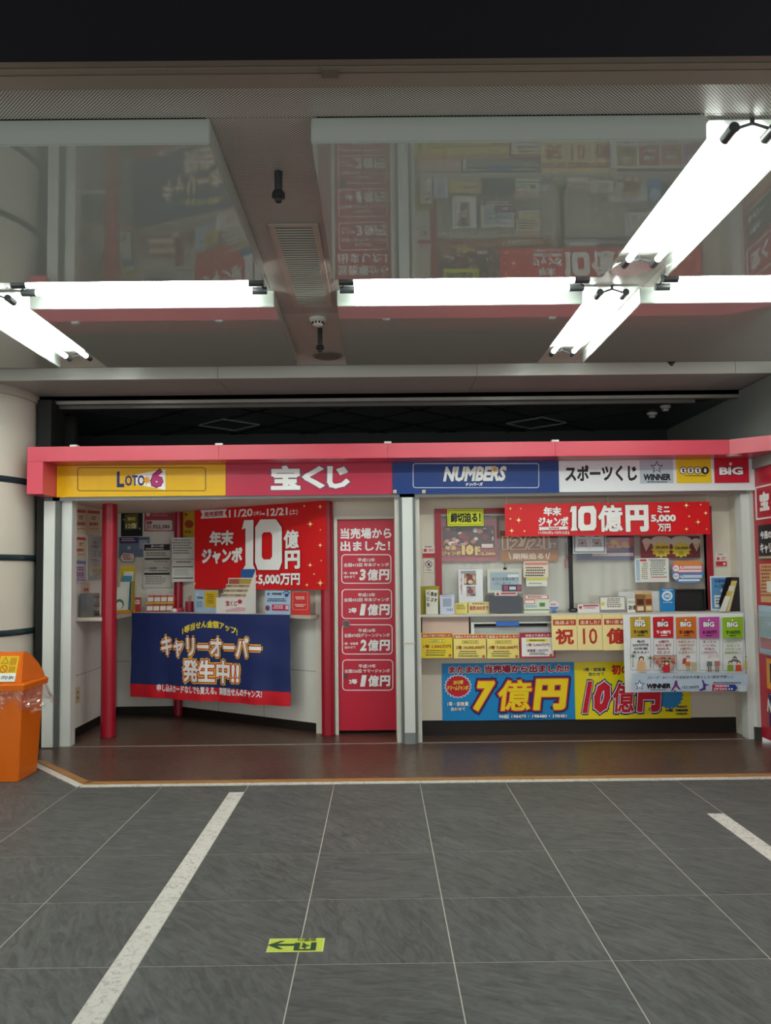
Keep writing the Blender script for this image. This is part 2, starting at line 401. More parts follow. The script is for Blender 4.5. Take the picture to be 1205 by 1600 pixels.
# filler tiles left of the angled corner
for x0, x1, y0, y1 in ((-4.56, -3.97, 5.68, 6.28), (-3.96, -3.36, 5.68, 6.28), (-3.35, -2.76, 5.68, 6.28)):
    MB().box(x0, x1, y0, y1, -.03, -.0005).build('tile', SLATE, fl)
pa, pb = onz(66, 1188, 0), onz(140, 1219, 0)       # angled edge
CX, CY = pb.x, 5.74
MB().prism([(-2.755, 5.68, -.03), (CX - .03, 5.68, -.03), (-2.755, 6.32, -.03)], (0, 0, .0295)).build('tile', SLATE, fl)
# ---- brown floor in front of and inside the kiosk
bf = MB().prism([(CX + .01, CY + .06, -.05), (4.6, CY + .06, -.05), (4.6, 8.9, -.05), (-2.95, 8.9, -.05), (-2.95, 6.62, -.05), (-2.80, 6.50, -.05)], (0, 0, .052))
struct(bf.build('floor_kiosk', BROWN), 'glossy brown vinyl floor before the kiosk')
tr = MB().box(CX, 4.6, CY + .01, CY + .065, -.04, .008); tr = tr.build('trim_1', WOOD); struct(tr, 'wooden edge strip between brown floor and stone strip')
dv = Vector((-2.79 - CX, 6.47 - CY, 0)); L = dv.length; dn = dv.normalized(); nn = Vector((dn.y, -dn.x, 0))
if nn.y < 0: nn = -nn
def diag(a, b, z0, z1):
    p = Vector((CX, CY, 0))
    return [(p + nn * a + Vector((0, 0, z0))), (p + dn * L + nn * a + Vector((0, 0, z0))), (p + dn * L + nn * b + Vector((0, 0, z0))), (p + nn * b + Vector((0, 0, z0))),
            (p + nn * a + Vector((0, 0, z1))), (p + dn * L + nn * a + Vector((0, 0, z1))), (p + dn * L + nn * b + Vector((0, 0, z1))), (p + nn * b + Vector((0, 0, z1)))]
MB().hexa(diag(.01, .065, -.04, .008)).build('timber_strip', WOOD, tr)
t2 = struct(MB().box(CX - .02, 4.6, 5.684, CY + .008, -.05, -.006).build('trim_2', M('#77736d', .7)), 'pale stone strip along the wooden edge')
x = CX
while x < 4.4:
    MB().box(x + .001, x + .397, 5.686, CY + .008, -.02, .001).build('stone_piece', STONE, t2); x += .4
MB().hexa(diag(-.05, .008, -.02, .001)).build('stone_piece', STONE, t2)
struct(MB().box(-2.80, 3.24, 6.985, 7.0, 0, .006).build('trim_3', M('#a9a39a', .35, .6)), 'thin metal shutter track across the brown floor')

# ---- ceiling
ZP, ZC = 3.10, 3.20
ce = struct(MB().box(-5.2, 5.2, 2.64, 6.49, ZC + .012, ZC + .06).build('ceiling', M('#3a3835', .7)), 'perforated and enamelled metal ceiling of the concourse')
XS0, XS1 = -.62, -.24                                # central strip
TR = [(1.25, 1.60), (-2.46, -2.10)]                  # long light troughs
def cpan(x0, x1, y0, y1, mat, nm='ceiling_sheet', z0=ZC, z1=ZC + .01): return MB().box(x0 + .002, x1 - .002, y0 + .002, y1 - .002, z0, z1).build(nm, mat, ce)
xs = [-5.0, 5.0]
for a, b in zip(xs[:-1], xs[1:]): cpan(a, b, 2.64, 2.9, PERF, 'perforated_sheet')
for a, b in ((XS0 - .02, XS1 + .02), (-2.46, -2.08), (1.23, 1.62), (3.08, 3.5)): cpan(a, b, 2.9, 5.16, PERF, 'perforated_sheet')
PLAIN = M('#b9b3aa', .4, 0, .5, .02)
for a, b in ((-5.2, -2.0), (XS0 - .02, XS1 + .02), (1.23, 1.62), (3.07, 5.2)): cpan(a, b, 5.16, 6.48, PLAIN)
for a, b in ((-2.0, XS0 - .02), (XS1 + .02, 1.23), (1.62, 3.07)): cpan(a, b, 6.06, 6.48, PLAIN)
for a, b in ((-3.94, -2.46), (-2.08, XS0 - .02), (XS1 + .02, 1.23), (1.62, 3.08)): cpan(a, b, 4.25, 4.78, PLAIN)
for (a, b) in ((-3.94, -2.46), (-2.10, XS0), (XS1, 1.25), (1.60, 3.08)):
    for (c, d) in ((2.9, 4.30), (4.73, 6.10)):
        MB().box(a, b, c, d, ZP, ZC - .001).build('enamel_panel', GLOSS, ce, bevel=.004)
# fascia, soffit behind
fa = struct(MB().box(-5.2, 5.0, 6.51, 7.10, ZP + .02, ZC + .05).build('trim_4', M('#55534f', .6)), 'grey metal fascia and soffit above the kiosk')
sx = [-5.1, -3.46, -1.32, .826, 2.97, 4.9]; FASC = M('#c6c7c0', .3, 0, .5, .02)
for a, b in zip(sx[:-1], sx[1:]):
    MB().box(a + .002, b - .002, 6.49, 6.51, ZP, ZC).build('fascia_sheet', FASC, fa)
    MB().box(a + .002, b - .002, 6.512, 7.10, ZP, ZP + .015).build('soffit_sheet', M('#b4b4ae', .3), fa)
MB().box(-5.2, 5.0, 7.10, 7.16, 3.03, ZP + .02).build('rail', M('#8b8882', .4, .2), fa)
MB().box(-5.2, 2.9, 7.17, 7.24, 3.0, 3.07).build('rail', M('#5a5854', .4, .2), fa)
y_ = onz(395, 632, 3.04)
# dark shutter bulkhead overhead, nearest the camera
bk = struct(MB().box(-5.2, 5.2, -3, 2.49, 3.15, 3.3).build('ceiling_bulkhead', M('#15171f', .8, 0, .2, .02)), 'dark bulkhead overhead nearest the viewer')
MB().box(-5.2, 5.2, 2.49, 2.52, 3.15, 3.26).build('rail', M('#7a7368', .4, .5), bk)
MB().box(-5.2, 5.2, 2.525, 2.553, 3.147, 3.26).build('rail', M('#857d71', .4, .5), bk)
MB().box(-5.2, 5.2, 2.563, 2.64, 3.15, 3.28).build('beam', M('#8c8479', .4, .4), bk)
bkt = W(515, 85, 2.56); MB().box(bkt.x - .028, bkt.x + .028, 2.53, 2.575, 3.142, 3.15).build('bracket', M('#6e685e', .4, .5), bk)
# dark void above kiosk
dc = struct(MB().box(-5.0, 4.5, 7.1, 9.0, 3.06, 3.2).build('ceiling_dark', M('#54585c', .45, 0, .4)), 'dark tiled ceiling above the kiosk')
for k in range(-16, 18):                              # diagonal grid of thin bars
    for sg in (1, -1):
        x0 = k * .78
        p0, p1 = Vector((x0, 7.25, 0)), Vector((x0 + sg * 1.72, 8.97, 0)); dd = (p1 - p0).normalized() * .012; q = Vector((-dd.y, dd.x, 0))
        if max(p0.x, p1.x) > 3.2 or min(p0.x, p1.x) < -3.9: continue
        MB().hexa([(p + o_ + Vector((0, 0, z))) for z in (3.05, 3.06) for p, o_ in ((p0, -q), (p1, -q), (p1, q), (p0, q))]).build('ceiling_bar', M('#141516', .5), dc)
for px, py in ((838, 661), (358, 664), (1000, 640)):
    c = onz(px, py, 3.045); s = .32
    if px == 1000: continue
    f_ = MB()
    for a, b in (((-s, 0), (0, -s)), ((0, -s), (s, 0)), ((s, 0), (0, s)), ((0, s), (-s, 0))):
        A = Vector((c.x + a[0], c.y + a[1], 3.045)); B = Vector((c.x + b[0], c.y + b[1], 3.045)); f_.cyl(A, B, .009, seg=4)
    f_.build('diffuser_frame', M('#8a8e92', .4), dc)
struct(MB().box(-4.9, 3.3, 8.9, 9.0, 0, 3.2).build('wall_back', M('#3a3c3e', .7)), 'dark rear wall above the kiosk')
struct(MB().box(3.27, 3.4, 6.3, 9.0, 2.35, 3.09).build('wall_right', M('#8b918c', .6)), 'grey green side wall above the kiosk')
struct(MB().box(-4.2, -3.96, 7.3, 9.0, 0, 3.1).build('wall_left_light_block', M('#2a2b2d', .7)))  # unseen wall added to keep world light out of the dark area
struct(MB().box(-3.95, -2.97, 7.72, 7.8, 0, 3.05).build('wall_recess', M('#33322f', .7)), 'dark recess wall behind the beige column')

struct(MB().box(-5.3, -5.2, 3.4, 9.0, 0, 3.3).build('wall_concourse_left', M('#a8a59c', .5)), 'beige end wall of the concourse beyond the column')
# ---- kiosk shell
YS = 6.95
zsb = W(600, 776, YS).z                               # underside of the sign boards
struct(MB().box(-2.95, 3.4, 6.9, 8.9, 2.50, 2.54).build('roof', M('#2b2a29', .7)), 'unseen flat roof of the ticket kiosk, placed to block light')  # hidden from view; keeps light from falling into the kiosk
CZ = zsb + .0
bc = struct(MB().box(-2.93, 3.26, 7.06, 8.62, CZ, CZ + .04).build('ceiling_kiosk', CREAM), 'cream ceiling inside the kiosk bays')
struct(MB().box(-2.86, 3.24, 7.0, 7.055, CZ + .02, CZ + .1).build('trim_5', DARK), 'dark shutter slot under the sign boards')
struct(MB().box(-2.86, 3.24, 6.955, 6.995, CZ - .006, CZ + .12).build('trim_6', M('#9a9c9c', .35, .5)), 'thin metal lip under the sign boards')
# left alcove walls
A = Vector((-2.17, 8.54, 0)); B = Vector((-.54, 7.44, 0)); RWu = (B - A).normalized(); RWn = RWu.cross(Vector((0, 0, 1)))
def RW(d, disp=None): return Plane(A + RWn * d, RWu, disp=disp)
LWX = -2.80
wl = struct(MB().box(LWX - .1, LWX, 7.1, 8.6, .09, CZ).build('wall_alcove_left', EMBOSS), 'white embossed wall on the left of the alcove')
MB().box(LWX - .1, LWX - .008, 7.1, 8.6, 0, .09).build('toe_kick', M('#1d1613', .5), wl)
MB().box(LWX, LWX + .002, 7.1, 8.54, .565, .57).build('panel_joint', M('#8c8780', .6), wl)
wb = struct(MB().box(LWX, A.x, 8.54, 8.62, .09, CZ).build('wall_alcove_back', EMBOSS), 'white wall at the back of the alcove')
MB().box(LWX, A.x, 8.548, 8.62, 0, .09).build('toe_kick', M('#1d1613', .5), wb)
MB().box(LWX, A.x, 8.537, 8.54, .565, .57).build('panel_joint', M('#8c8780', .6), wb)
rwl = (B - A).length; P0 = RW(0)
wa = struct(MB().pslab(P0, (0, .09, rwl, CZ), -.08, 0).build('wall_alcove_angled', EMBOSS), 'white angled counter wall with embossed panels')
MB().pslab(P0, (0, 0, rwl, .09), -.08, -.008).build('toe_kick', M('#1d1613', .5), wa)
MB().pslab(P0, (0, .565, rwl, .57), 0, .002).build('panel_joint', M('#8c8780', .6), wa)
for uu in (.62, 1.24): MB().pslab(P0, (uu, .09, uu + .004, .96), 0, .002).build('panel_joint', M('#8c8780', .6), wa)
CT = 1.10                                             # counter top
ctr = MB()
ctr.prism([(LWX, 7.35, CT - .035), (-2.53, 7.35, CT - .035), (-2.53, 8.194, CT - .035), (-.846, 7.46, CT - .035),
           tuple(RW(.2).pt(rwl + .03, CT - .035)), tuple(RW(0).pt(rwl - .03, CT - .035)), (A.x, 8.54, CT - .035), (LWX, 8.54, CT - .035)], (0, 0, .035))
co = ctr.build('counter', M('#cbbcae', .35, 0, .4, .03), bevel=.004); tag(co, 'pale pink laminate counter running around the left alcove', 'counter')
# right bay
YR = 7.28; PR = front(YR)
wx0, wx1 = W(690, 870, YR).x, W(1104, 870, YR).x
wz1 = W(895, 801, YR).z; CR = 1.105
wz0 = CR + .005
bx0, bx1 = W(648, 900, YR).x, 3.222
wr = MB().box(bx0, wx0, YR, YR + .08, .14, CZ).box(wx1, bx1 + .02, YR, YR + .08, .14, CZ).box(wx0, wx1, YR, YR + .08, wz1, CZ).box(wx0, wx1, YR, YR + .08, .14, CR)
wr = struct(wr.build('wall_bay_front', CREAM), 'cream front wall of the right ticket window')
MB().box(bx0, bx1 + .02, YR + .012, YR + .08, 0, .14).build('toe_kick', M('#1f1815', .5), wr)
struct(MB().box(bx1, bx1 + .05, 6.99, YR, 0.0, CZ).build('wall_bay_side', CREAM), 'cream side return of the right bay')
# window
REDW = M('#a01c30', .35, 0, .5)
wn = struct(thing('window_1', 'red framed sliding ticket window with grey curtain', 'window')); del wn['category']
fx0, fx1, fz1 = W(680, 870, YR).x, W(1113, 870, YR).x, W(895, 793, YR).z
for b in ((fx0, wx0, wz0, fz1), (wx1, fx1, wz0, fz1), (wx0 + .0005, wx1 - .0005, wz1, fz1)): MB().box(b[0], b[1], YR - .02, YR + .05, b[2], b[3]).build('window_frame', REDW, wn)
MB().box(wx0, wx1, YR - .005, YR + .06, wz1 - .02, wz1).build('window_rail', M('#8f8f8c', .4, .5), wn)
mx = W(893, 900, YR).x
MB().box(mx - .018, mx + .018, YR + .012, YR + .03, wz0, wz1 - .02).build('mullion', M('#2d2d30', .4, .3), wn)
MB().box(wx0 + .002, mx - .02, YR + .02, YR + .024, wz0 + .01, wz1 - .022).build('pane', GLASS, wn)
MB().box(mx + .02, wx1 - .002, YR + .036, YR + .04, wz0 + .01, wz1 - .022).build('pane', GLASS, wn)
cu = MB(); nn_ = 160
for i in range(nn_ + 1):
    xx = wx0 - .05 + (wx1 - wx0 + .1) * i / nn_; yy = YR + .105 + .004 * math.sin(i * .9) + .004 * math.sin(i * .31)
    cu.v += [(xx, yy, wz0 - .02), (xx, yy, wz1 + .05)]
cu.f = [(2 * i, 2 * i + 2, 2 * i + 3, 2 * i + 1) for i in range(nn_)]
cuo = cu.build('curtain', M('#cac8be', .8), wn, smooth=True)
struct(MB().box(wx0 - .1, wx1 + .1, YR + .12, YR + .16, CR - .2, wz1 + .2).build('wall_behind_window', M('#77756f', .8)))
# counter of right bay
cr_ = MB().box(bx0 + .01, bx1 - .004, 7.06, YR + .004, CR - .022, CR).build('counter', M('#c9c4ba', .3, 0, .5, .03), bevel=.004)
tag(cr_, 'pale grey counter shelf below the right ticket window', 'counter')
# door
YD = 7.40; PD = front(YD)
d0, d1 = W(529, 980, YD), W(619.5, 980, YD); dzt, dzb = W(574, 812, YD).z, W(574, 1141, YD).z
dz0 = max(.012, dzb)
dr = struct(MB().box(d0.x, d1.x, YD, YD + .04, dz0, dzt).build('door_1', M('#bf1634', .3, 0, .5, .04, 3.0)), 'crimson door with white win notices in rounded boxes'); LAY[dr.name] = 0.0
DFR = M('#d8d3c8', .45)
MB().box(d0.x - .035, d0.x - .003, YD - .03, YD + .04, 0, dzt + .035).build('door_frame', DFR, dr)
MB().box(d0.x - .003, d1.x + .05, YD - .02, YD + .04, dzt + .004, dzt + .035).build('door_frame', DFR, dr)
struct(MB().box(d0.x - .05, d1.x + .1, YD - .002, YD + .06, dzt + .036, CZ).build('wall_over_door', CREAM), 'cream wall above the crimson door')
struct(MB().box(B.x - .06, d0.x - .036, 7.44, 7.52, 0, CZ).build('wall_by_door', CREAM))

# ---- posts
def post(n, px0, px1, y0, y1, mat, label, z0=0.0, pyc=960):
    a, b = W(px0, pyc, y0).x, W(px1, pyc, y0).x
    return struct(MB().box(a, b, y0, y1, z0, zsb + .03).build('trim_%d' % n, mat, bevel=.003), label)
p = post(7, 67, 92, 6.955, 7.04, M('#60625f', .4, .3), 'white and grey metal post at the left end of the kiosk')
a, b = W(68, 960, YS).x, W(85, 960, YS).x; MB().box(a, b, 6.935, 6.955, .012, zsb - .01).build('cover_plate', POSTW, p)
post(8, 94, 111, 7.0, 7.12, POSTW, 'white inner jamb at the left end of the kiosk')
p = post(9, 626, 651, 6.955, 7.1, M('#6d716f', .4, .3), 'grey metal post between the two bays')
a, b = W(630.3, 960, YS).x, W(646.8, 960, YS).x
MB().box(a, b, 6.935, 6.955, .10, zsb - .01).build('cover_plate', POSTW, p); MB().box(a, b, 6.938, 6.955, 0.003, .098).build('base_plate', M('#84898a', .4, .2), p)
MB().box(a - .004, b + .004, 6.931, 6.936, 0.86, .875).build('tape_strip', M('#c8bfa6', .5), p)
q1 = post(10, 618.6, 626, 7.0, 7.42, M('#d5d2c8', .4), 'white jamb on the left of the middle post')
q2 = post(11, 651, 657.5, 7.0, 7.3, M('#d5d2c8', .4), 'white jamb on the right of the middle post')
p = post(12, 1164, 1177, 6.975, 7.1, POSTW, 'white post at the right end of the kiosk')
MB().box(3.265, 3.30, 6.95, 7.02, .11, 2.5).build('side_strip', M('#c6c8c2', .4), p)
MB().box(3.24, 3.30, 6.952, 6.985, 0.0, .11).build('base_plate', M('#3c3d3a', .5), p)

# ---- red canopy frame
YF = 6.62
zt, zb_ = W(600, 692.5, YF).z, W(600, 715.5, YF).z; xl0, xl1 = W(42, 740, YF).x, W(67, 740, YF).x
zl = W(55, 772, YF).z; xr = W(1140, 700, YF).x
ca = thing('sign_canopy', 'red projecting canopy frame around the kiosk signs', 'canopy')
sp = [xl0, W(342, 705, YF).x, W(606, 705, YF).x, W(868, 705, YF).x, xr]
for i in range(4):
    MB().box(sp[i] + .0008, sp[i + 1] - .0008, YF, 6.98, zb_, zt).build('beam', REDF, ca, bevel=.002)
MB().box(xl0, xl1, YF, 6.93, zl, zb_ - .0005).build('end_leg', REDF, ca, bevel=.002)
MB().prism([(xr, YF, zb_), (xr + .60, YF - .50, zb_), (xr + 1.0, YF - .50, zb_), (xr + .36, 6.98, zb_), (xr, 6.98, zb_)], (0, 0, zt - zb_)).build('corner_beam', REDF, ca)
for px in (115, 342, 606, 868):
    q = W(px, 695, YF); MB().box(q.x - .03, q.x + .03, YF - .004, YF + .05, zt - .002, zt + .014).build('clip', WHITE, ca)
for px in (617, 662):
    q = W(px, 769, 6.93); c_ = MB().box(q.x - .014, q.x + .014, 6.876, 6.8985, q.z - .014, q.z + .014).build('hook_block', M('#d8cfae', .5), ca)
    MB().cyl((q.x, 6.872, q.z - .002), (q.x, 6.878, q.z - .002), .005, seg=10).build('screw', M('#55503f', .4, .5), c_)

# ---- concourse column with green bands
CC = Vector((-3.74, 6.96, 0)); CRAD = .69
cl = thing('round_column', 'big beige round column with dark green bands at the left edge', 'column')
cm = MB(); cm.lathe((CC.x, CC.y, 0), [(CRAD, .002), (CRAD, 3.02), (CRAD + .0, 3.021)], 96).build('shaft', M('#cfc7bb', .22, 0, .5, .015, 2.0), cl, smooth=True)
MB().lathe((CC.x, CC.y, 3.021), [(CRAD + .025, 0), (CRAD + .025, .05), (CRAD + .01, .078)], 96).build('collar', M('#b9b2a6', .3), cl, smooth=True)
for py in (743, 870, 993):
    z = W(20, py, 6.42).z
    MB().lathe((CC.x, CC.y, z - .028), [(CRAD - .01, 0), (CRAD + .008, .002), (CRAD + .02, .014), (CRAD + .024, .028), (CRAD + .02, .042), (CRAD + .008, .054), (CRAD - .01, .056)], 72).build('band', M('#20343a', .25, 0, .5), cl, smooth=True)
struct(MB().box(-3.02, -2.90, 7.0, 7.3, 0, 3.05).build('wall_gap', M('#1e1d1b', .7)))

# ---- red poles
def pole(px0, px1, pyb, label, y=None):
    xm = (px0 + px1) / 2; c = onz(xm, pyb, 0) if y is None else W(xm, pyb, y); r = (W(px1, pyb, c.y).x - W(px0, pyb, c.y).x) / 2
    t = thing('red_pole', label, 'pole', 'red round poles of the left alcove')
    MB().lathe((c.x, c.y, .003), [(r, 0), (r, CZ - .006)], 32).build('shaft', REDP, t, smooth=True)
    MB().lathe((c.x, c.y, .003), [(r + .004, 0), (r + .004, .012)], 32).build('foot_ring', M('#7c1424', .4), t, smooth=True)
    return c, r
PL1 = pole(157.5, 180.5, 1152, 'thick red pole at the left, in front of the whole alcove')
PL2 = pole(503, 523, 1140, 'red pole between the angled counter and the crimson door', 7.36)
PL3 = pole(271.5, 285, 1110, 'thin red pole at the back corner behind the paper notices', 8.47)
# ================================================================== CEILING FITTINGS
def lamp(label, p0, p1, side, spread, zt=3.15):
    """twin tube batten from p0 to p1 (x, y); side = unit vector across"""
    t = thing('fluorescent_lamp', label, 'lamp', 'twin tube ceiling lamps')
    a, b = Vector((p0[0], p0[1], zt)), Vector((p1[0], p1[1], zt)); d = (b - a).normalized(); s = Vector((side[0], side[1], 0))
    # reflector tray
    mid = (a + b) / 2; hl = (b - a).length / 2 + .03; hw = spread / 2 + .085
    c0, c1 = mid - d * hl - s * hw, mid + d * hl + s * hw
    MB().box(min(c0.x, c1.x), max(c0.x, c1.x), min(c0.y, c1.y), max(c0.y, c1.y), ZC - .008, ZC - .002).build('reflector', M('#9fa09c', .3, 0, .5), t)
    for k in (-.5, .5):
        o = s * spread * k
        MB().cyl(a + o + d * .03, b + o - d * .03, .0165, seg=16).build('tube', TUBE, t, smooth=True)
        for e, dd in ((a, d), (b, -d)):
            so = MB().cyl(e + o - dd * .055, e + o + dd * .03, .021, seg=14).build('socket', M('#3b3d40', .35, .2), t, smooth=True)
    for e, dd in ((a, d), (b, -d)):
        q = e - dd * .035; m_ = MB()
        m_.cyl(q - s * spread / 2, q + Vector((0, 0, .025)), .006, seg=8); m_.cyl(q + s * spread / 2, q + Vector((0, 0, .025)), .006, seg=8); m_.cyl(q + Vector((0, 0, .02)), q + Vector((0, 0, ZC - zt - .004)), .009, seg=8)
        m_.build('bracket', M('#4a4c4f', .35, .4), t)
    return t
lamp('twin tube lamp across the ceiling left of the perforated strip', (-2.03, 4.53), (-.70, 4.53), (0, 1), .13)
lamp('twin tube lamp across the ceiling between perforated strip and right trough', (-.16, 4.53), (1.165, 4.53), (0, 1), .13)
lamp('twin tube lamp across the ceiling at the right frame edge', (1.70, 4.53), (3.02, 4.53), (0, 1), .13)
lamp('unseen twin tube lamp beyond the left trough, added for its light', (-3.86, 4.53), (-2.54, 4.53), (0, 1), .13)  # out of view; added so the lighting is symmetrical
lamp('twin tube lamp in the right trough, nearest the viewer', (1.435, 2.96), (1.435, 4.20), (1, 0), .155)
lamp('twin tube lamp in the right trough, far half towards the kiosk', (1.42, 4.73), (1.42, 5.98), (1, 0), .155)
lamp('twin tube lamp in the left trough, far half towards the kiosk', (-2.285, 4.73), (-2.285, 5.98), (1, 0), .155)
lamp('unseen twin tube lamp in the left trough nearest the viewer, added for its light', (-2.285, 2.96), (-2.285, 4.20), (1, 0), .155)  # outside the frame; included for the light it gives
# downlight ring at the trough crossing
dl = thing('downlight', 'round chrome downlight at the crossing of the light troughs', 'downlight')
c = onz(988, 416, ZC)
MB().lathe((c.x, c.y, ZC - .014), [(.085, 0), (.115, 0), (.118, .006), (.118, .013)], 32).build('ring', M('#c9c9c4', .2, .9), dl, smooth=True)
MB().lathe((c.x, c.y, ZC - .006), [(.084, 0), (.084, .004)], 32).build('lens', M('#6a6a66', .3), dl)
kd = thing('downlight', 'small unlit white downlight under the red corner beam', 'downlight'); kp = onz(1147, 711, zb_)
MB().lathe((kp.x, kp.y, zb_ - .012), [(.03, 0), (.06, .003), (.062, .0115)], 28).build('ring', M('#c9b8b6', .4), kd, smooth=True)
MB().lathe((kp.x, kp.y, zb_ - .014), [(.029, 0), (.029, .0019)], 20).build('lens', M('#b0a4a2', .3), kd)
# air vent
va, vb = onz(420, 349, ZC), onz(523, 478, ZC); vx0, vx1 = onz(419, 349, ZC).x, onz(497, 349, ZC).x
ve = thing('air_vent', 'long louvred air vent in the perforated strip', 'vent')
y0, y1 = va.y, vb.y; zf = ZC - .010
for b in ((vx0, vx1, y0, y0 + .03), (vx0, vx1, y1 - .03, y1), (vx0, vx0 + .03, y0 + .03, y1 - .03), (vx1 - .03, vx1, y0 + .03, y1 - .03)):
    MB().box(b[0], b[1], b[2], b[3], zf, ZC - .001).build('frame', M('#b5aea3', .4, .2), ve)
MB().box(vx0 + .03, vx1 - .03, y0 + .03, y1 - .03, ZC - .003, ZC - .001).build('backing', M('#1c1b19', .7), ve)
n = 38; sm = None
for i in range(n):
    yy = y0 + .03 + (y1 - y0 - .06) * (i + .5) / n
    if sm is None:
        o = MB().box(vx0 + .03, vx1 - .03, -.0085, .0085, -.001, .0015).build('slat', M('#b9bcb2', .4, .0), ve); sm = o.data
    else: o = bpy.data.objects.new('slat', sm); COL.objects.link(o); o.parent = ve
    o.location = (0, yy, zf - .002)
# sprinklers, detector, round speaker
def sprinkler(px, py, length, label, z=ZC):
    c = onz(px, py, z); t = thing('sprinkler', label, 'sprinkler'); k = length / .137
    MB().cyl((c.x, c.y, z - .002), (c.x, c.y, z - .085 * k), .017, seg=18).build('pipe', M('#34373a', .4), t, smooth=True)
    MB().lathe((c.x, c.y, z - .137 * k), [(.006, 0), (.014, .004), (.016, .016), (.024, .022), (.026, .04), (.022, .05), (.014, .052)], 18).build('head', M('#1d1e20', .45), t, smooth=True)
    for i in range(10):
        q = 2 * math.pi * i / 10
        MB().cyl((c.x + .025 * math.cos(q), c.y + .025 * math.sin(q), z - .137 * k + .021), (c.x + .025 * math.cos(q), c.y + .025 * math.sin(q), z - .137 * k + .042), .0035, seg=5).build('fin', M('#26282a', .4), t)
    return t
sprinkler(435, 268, .137, 'dark sprinkler nozzle hanging from the perforated strip before the vent')
sprinkler(500, 513, .17, 'dark sprinkler nozzle hanging just beyond the white smoke detector')
sprinkler(1049, 548, .12, 'short dark sprinkler nozzle peeping below the right ceiling edge')
def detector(px, py, z, r, label):
    c = onz(px, py, z); t = thing('smoke_detector', label, 'detector')
    MB().lathe((c.x, c.y, z - .052), [(r * .45, 0), (r * .62, .006), (r * .66, .026), (r * .95, .032), (r, .04), (r, .051)], 28).build('body', M('#e4e2dc', .4), t, smooth=True)
    for i in range(10):
        q = 2 * math.pi * i / 10; x, y = c.x + r * .64 * math.cos(q), c.y + r * .64 * math.sin(q)
        MB().cyl((x, y, z - .042), (x, y, z - .030), r * .12, seg=6).build('slot', M('#2a2a2a', .6), t)
detector(497, 497, ZC, .058, 'white smoke detector on the central strip beyond the vent')
detector(1040, 634, 3.06, .05, 'nearer white detector on the dark ceiling at the right')
detector(1019, 645, 3.06, .05, 'farther white detector on the dark ceiling at the right')
c = onz(512, 556, ZC); sd = thing('ceiling_speaker', 'round flush speaker at the far end of the central strip', 'speaker')
MB().lathe((c.x, c.y, ZC - .008), [(.10, 0), (.118, .002), (.12, .007)], 36).build('rim', M('#8a857c', .4, .3), sd, smooth=True)
MB().lathe((c.x, c.y, ZC - .010), [(.0985, 0), (.0985, .002)], 36).build('grille', M('#6f6b64', .6), sd)

# ================================================================== SIGN BOARDS
PSG = front(YS - .02)
def signboard(name, label, box, h, mat=None):
    u0, v0, u1, v1 = PSG.rect(box)
    o = MB().pslab(PSG, (u0, v0, u1, zb_ - .001), 0, .03).build(name, M(h, .25, 0, .4, .03)); LAY[o.name] = .03
    return tag(o, label, 'sign', 'kiosk fascia signs')
ytop = 711
s = signboard('sign_board', 'yellow sign board with navy and magenta lottery logo', (91, ytop, 353.6, 776), '#eab508')
RB(s, PSG, (123, 731, 323, 768), 1.1, '#3a2c10', 4)
G(s, PSG, [(213, 742), (260, 734), (260, 766), (213, 757)], '#f2f2ee', 'logo_patch')
T(s, PSG, 'L', (184.5, 737.5, 196, 762), '#1b2468', .045); T(s, PSG, 'OTO', (197, 743, 228, 760), '#1b2468', .035)
STAR(s, PSG, 231, 751, 8, 3.5, 8, '#e7a21c'); T(s, PSG, '6', (236, 732.5, 257.5, 763.5), '#6a1440', .06, .1); T(s, PSG, '6', (238, 735, 256.5, 761.5), '#c02378', .035, .1)
s = signboard('sign_board', 'red sign board with large white lottery lettering', (353.9, ytop, 613, 774), '#bb2a48')
for tx, bx in (('宝', (424, 728, 470, 766)), ('く', (472, 729, 508, 764)), ('じ', (511, 729, 547, 764))):
    T(s, PSG, tx, bx, '#55506e', .035, grow=.035); 
for tx, bx in (('宝', (424, 728, 470, 766)), ('く', (472, 729, 508, 764)), ('じ', (511, 729, 547, 764))): T(s, PSG, tx, bx, '#f0f0ee', .05)
s = signboard('sign_board', 'blue sign board with white slanted lettering and gold star', (613.3, ytop, 872, 771), '#0b367f')
RB(s, PSG, (645, 724.5, 841.5, 763), 1.0, '#d8dce4', 4)
T(s, PSG, 'NUMBERS', (692, 729, 791, 753), '#1a2440', .05, .25, grow=.03); T(s, PSG, 'NUMBERS', (692, 729, 791, 753), '#e4e6e6', .05, .25)
STAR(s, PSG, 772.5, 734, 6, 2.6, 8, '#d99a1c'); T(s, PSG, 'ナンバーズ', (727, 754.5, 754, 760), '#f0f0f0', .05, .15)
s = signboard('sign_board', 'white sign board with black lettering and three coloured logos', (872.3, ytop - 4, 1178, 768), '#e3e6ea')
T(s, PSG, 'スポーツくじ', (882, 727, 994, 753), '#101014', .045)
R(s, PSG, (998, 717.5, 1050, 756), '#b4c0cc', 'logo_patch'); STAR(s, PSG, 1024.5, 731, 10.5, 4.6, 5, '#1c2c48'); STAR(s, PSG, 1024.5, 731.2, 7.8, 3.2, 5, '#c9d2da')
T(s, PSG, 'WINNER', (1004, 741, 1046, 751.5), '#0c0c10', .06, .1); SMALL(s, PSG, (1009, 752.8, 1042, 754.6), 1, '#2a3038', .9)
R(s, PSG, (1055, 717.5, 1109, 755.5), '#e6c413', 'logo_patch')
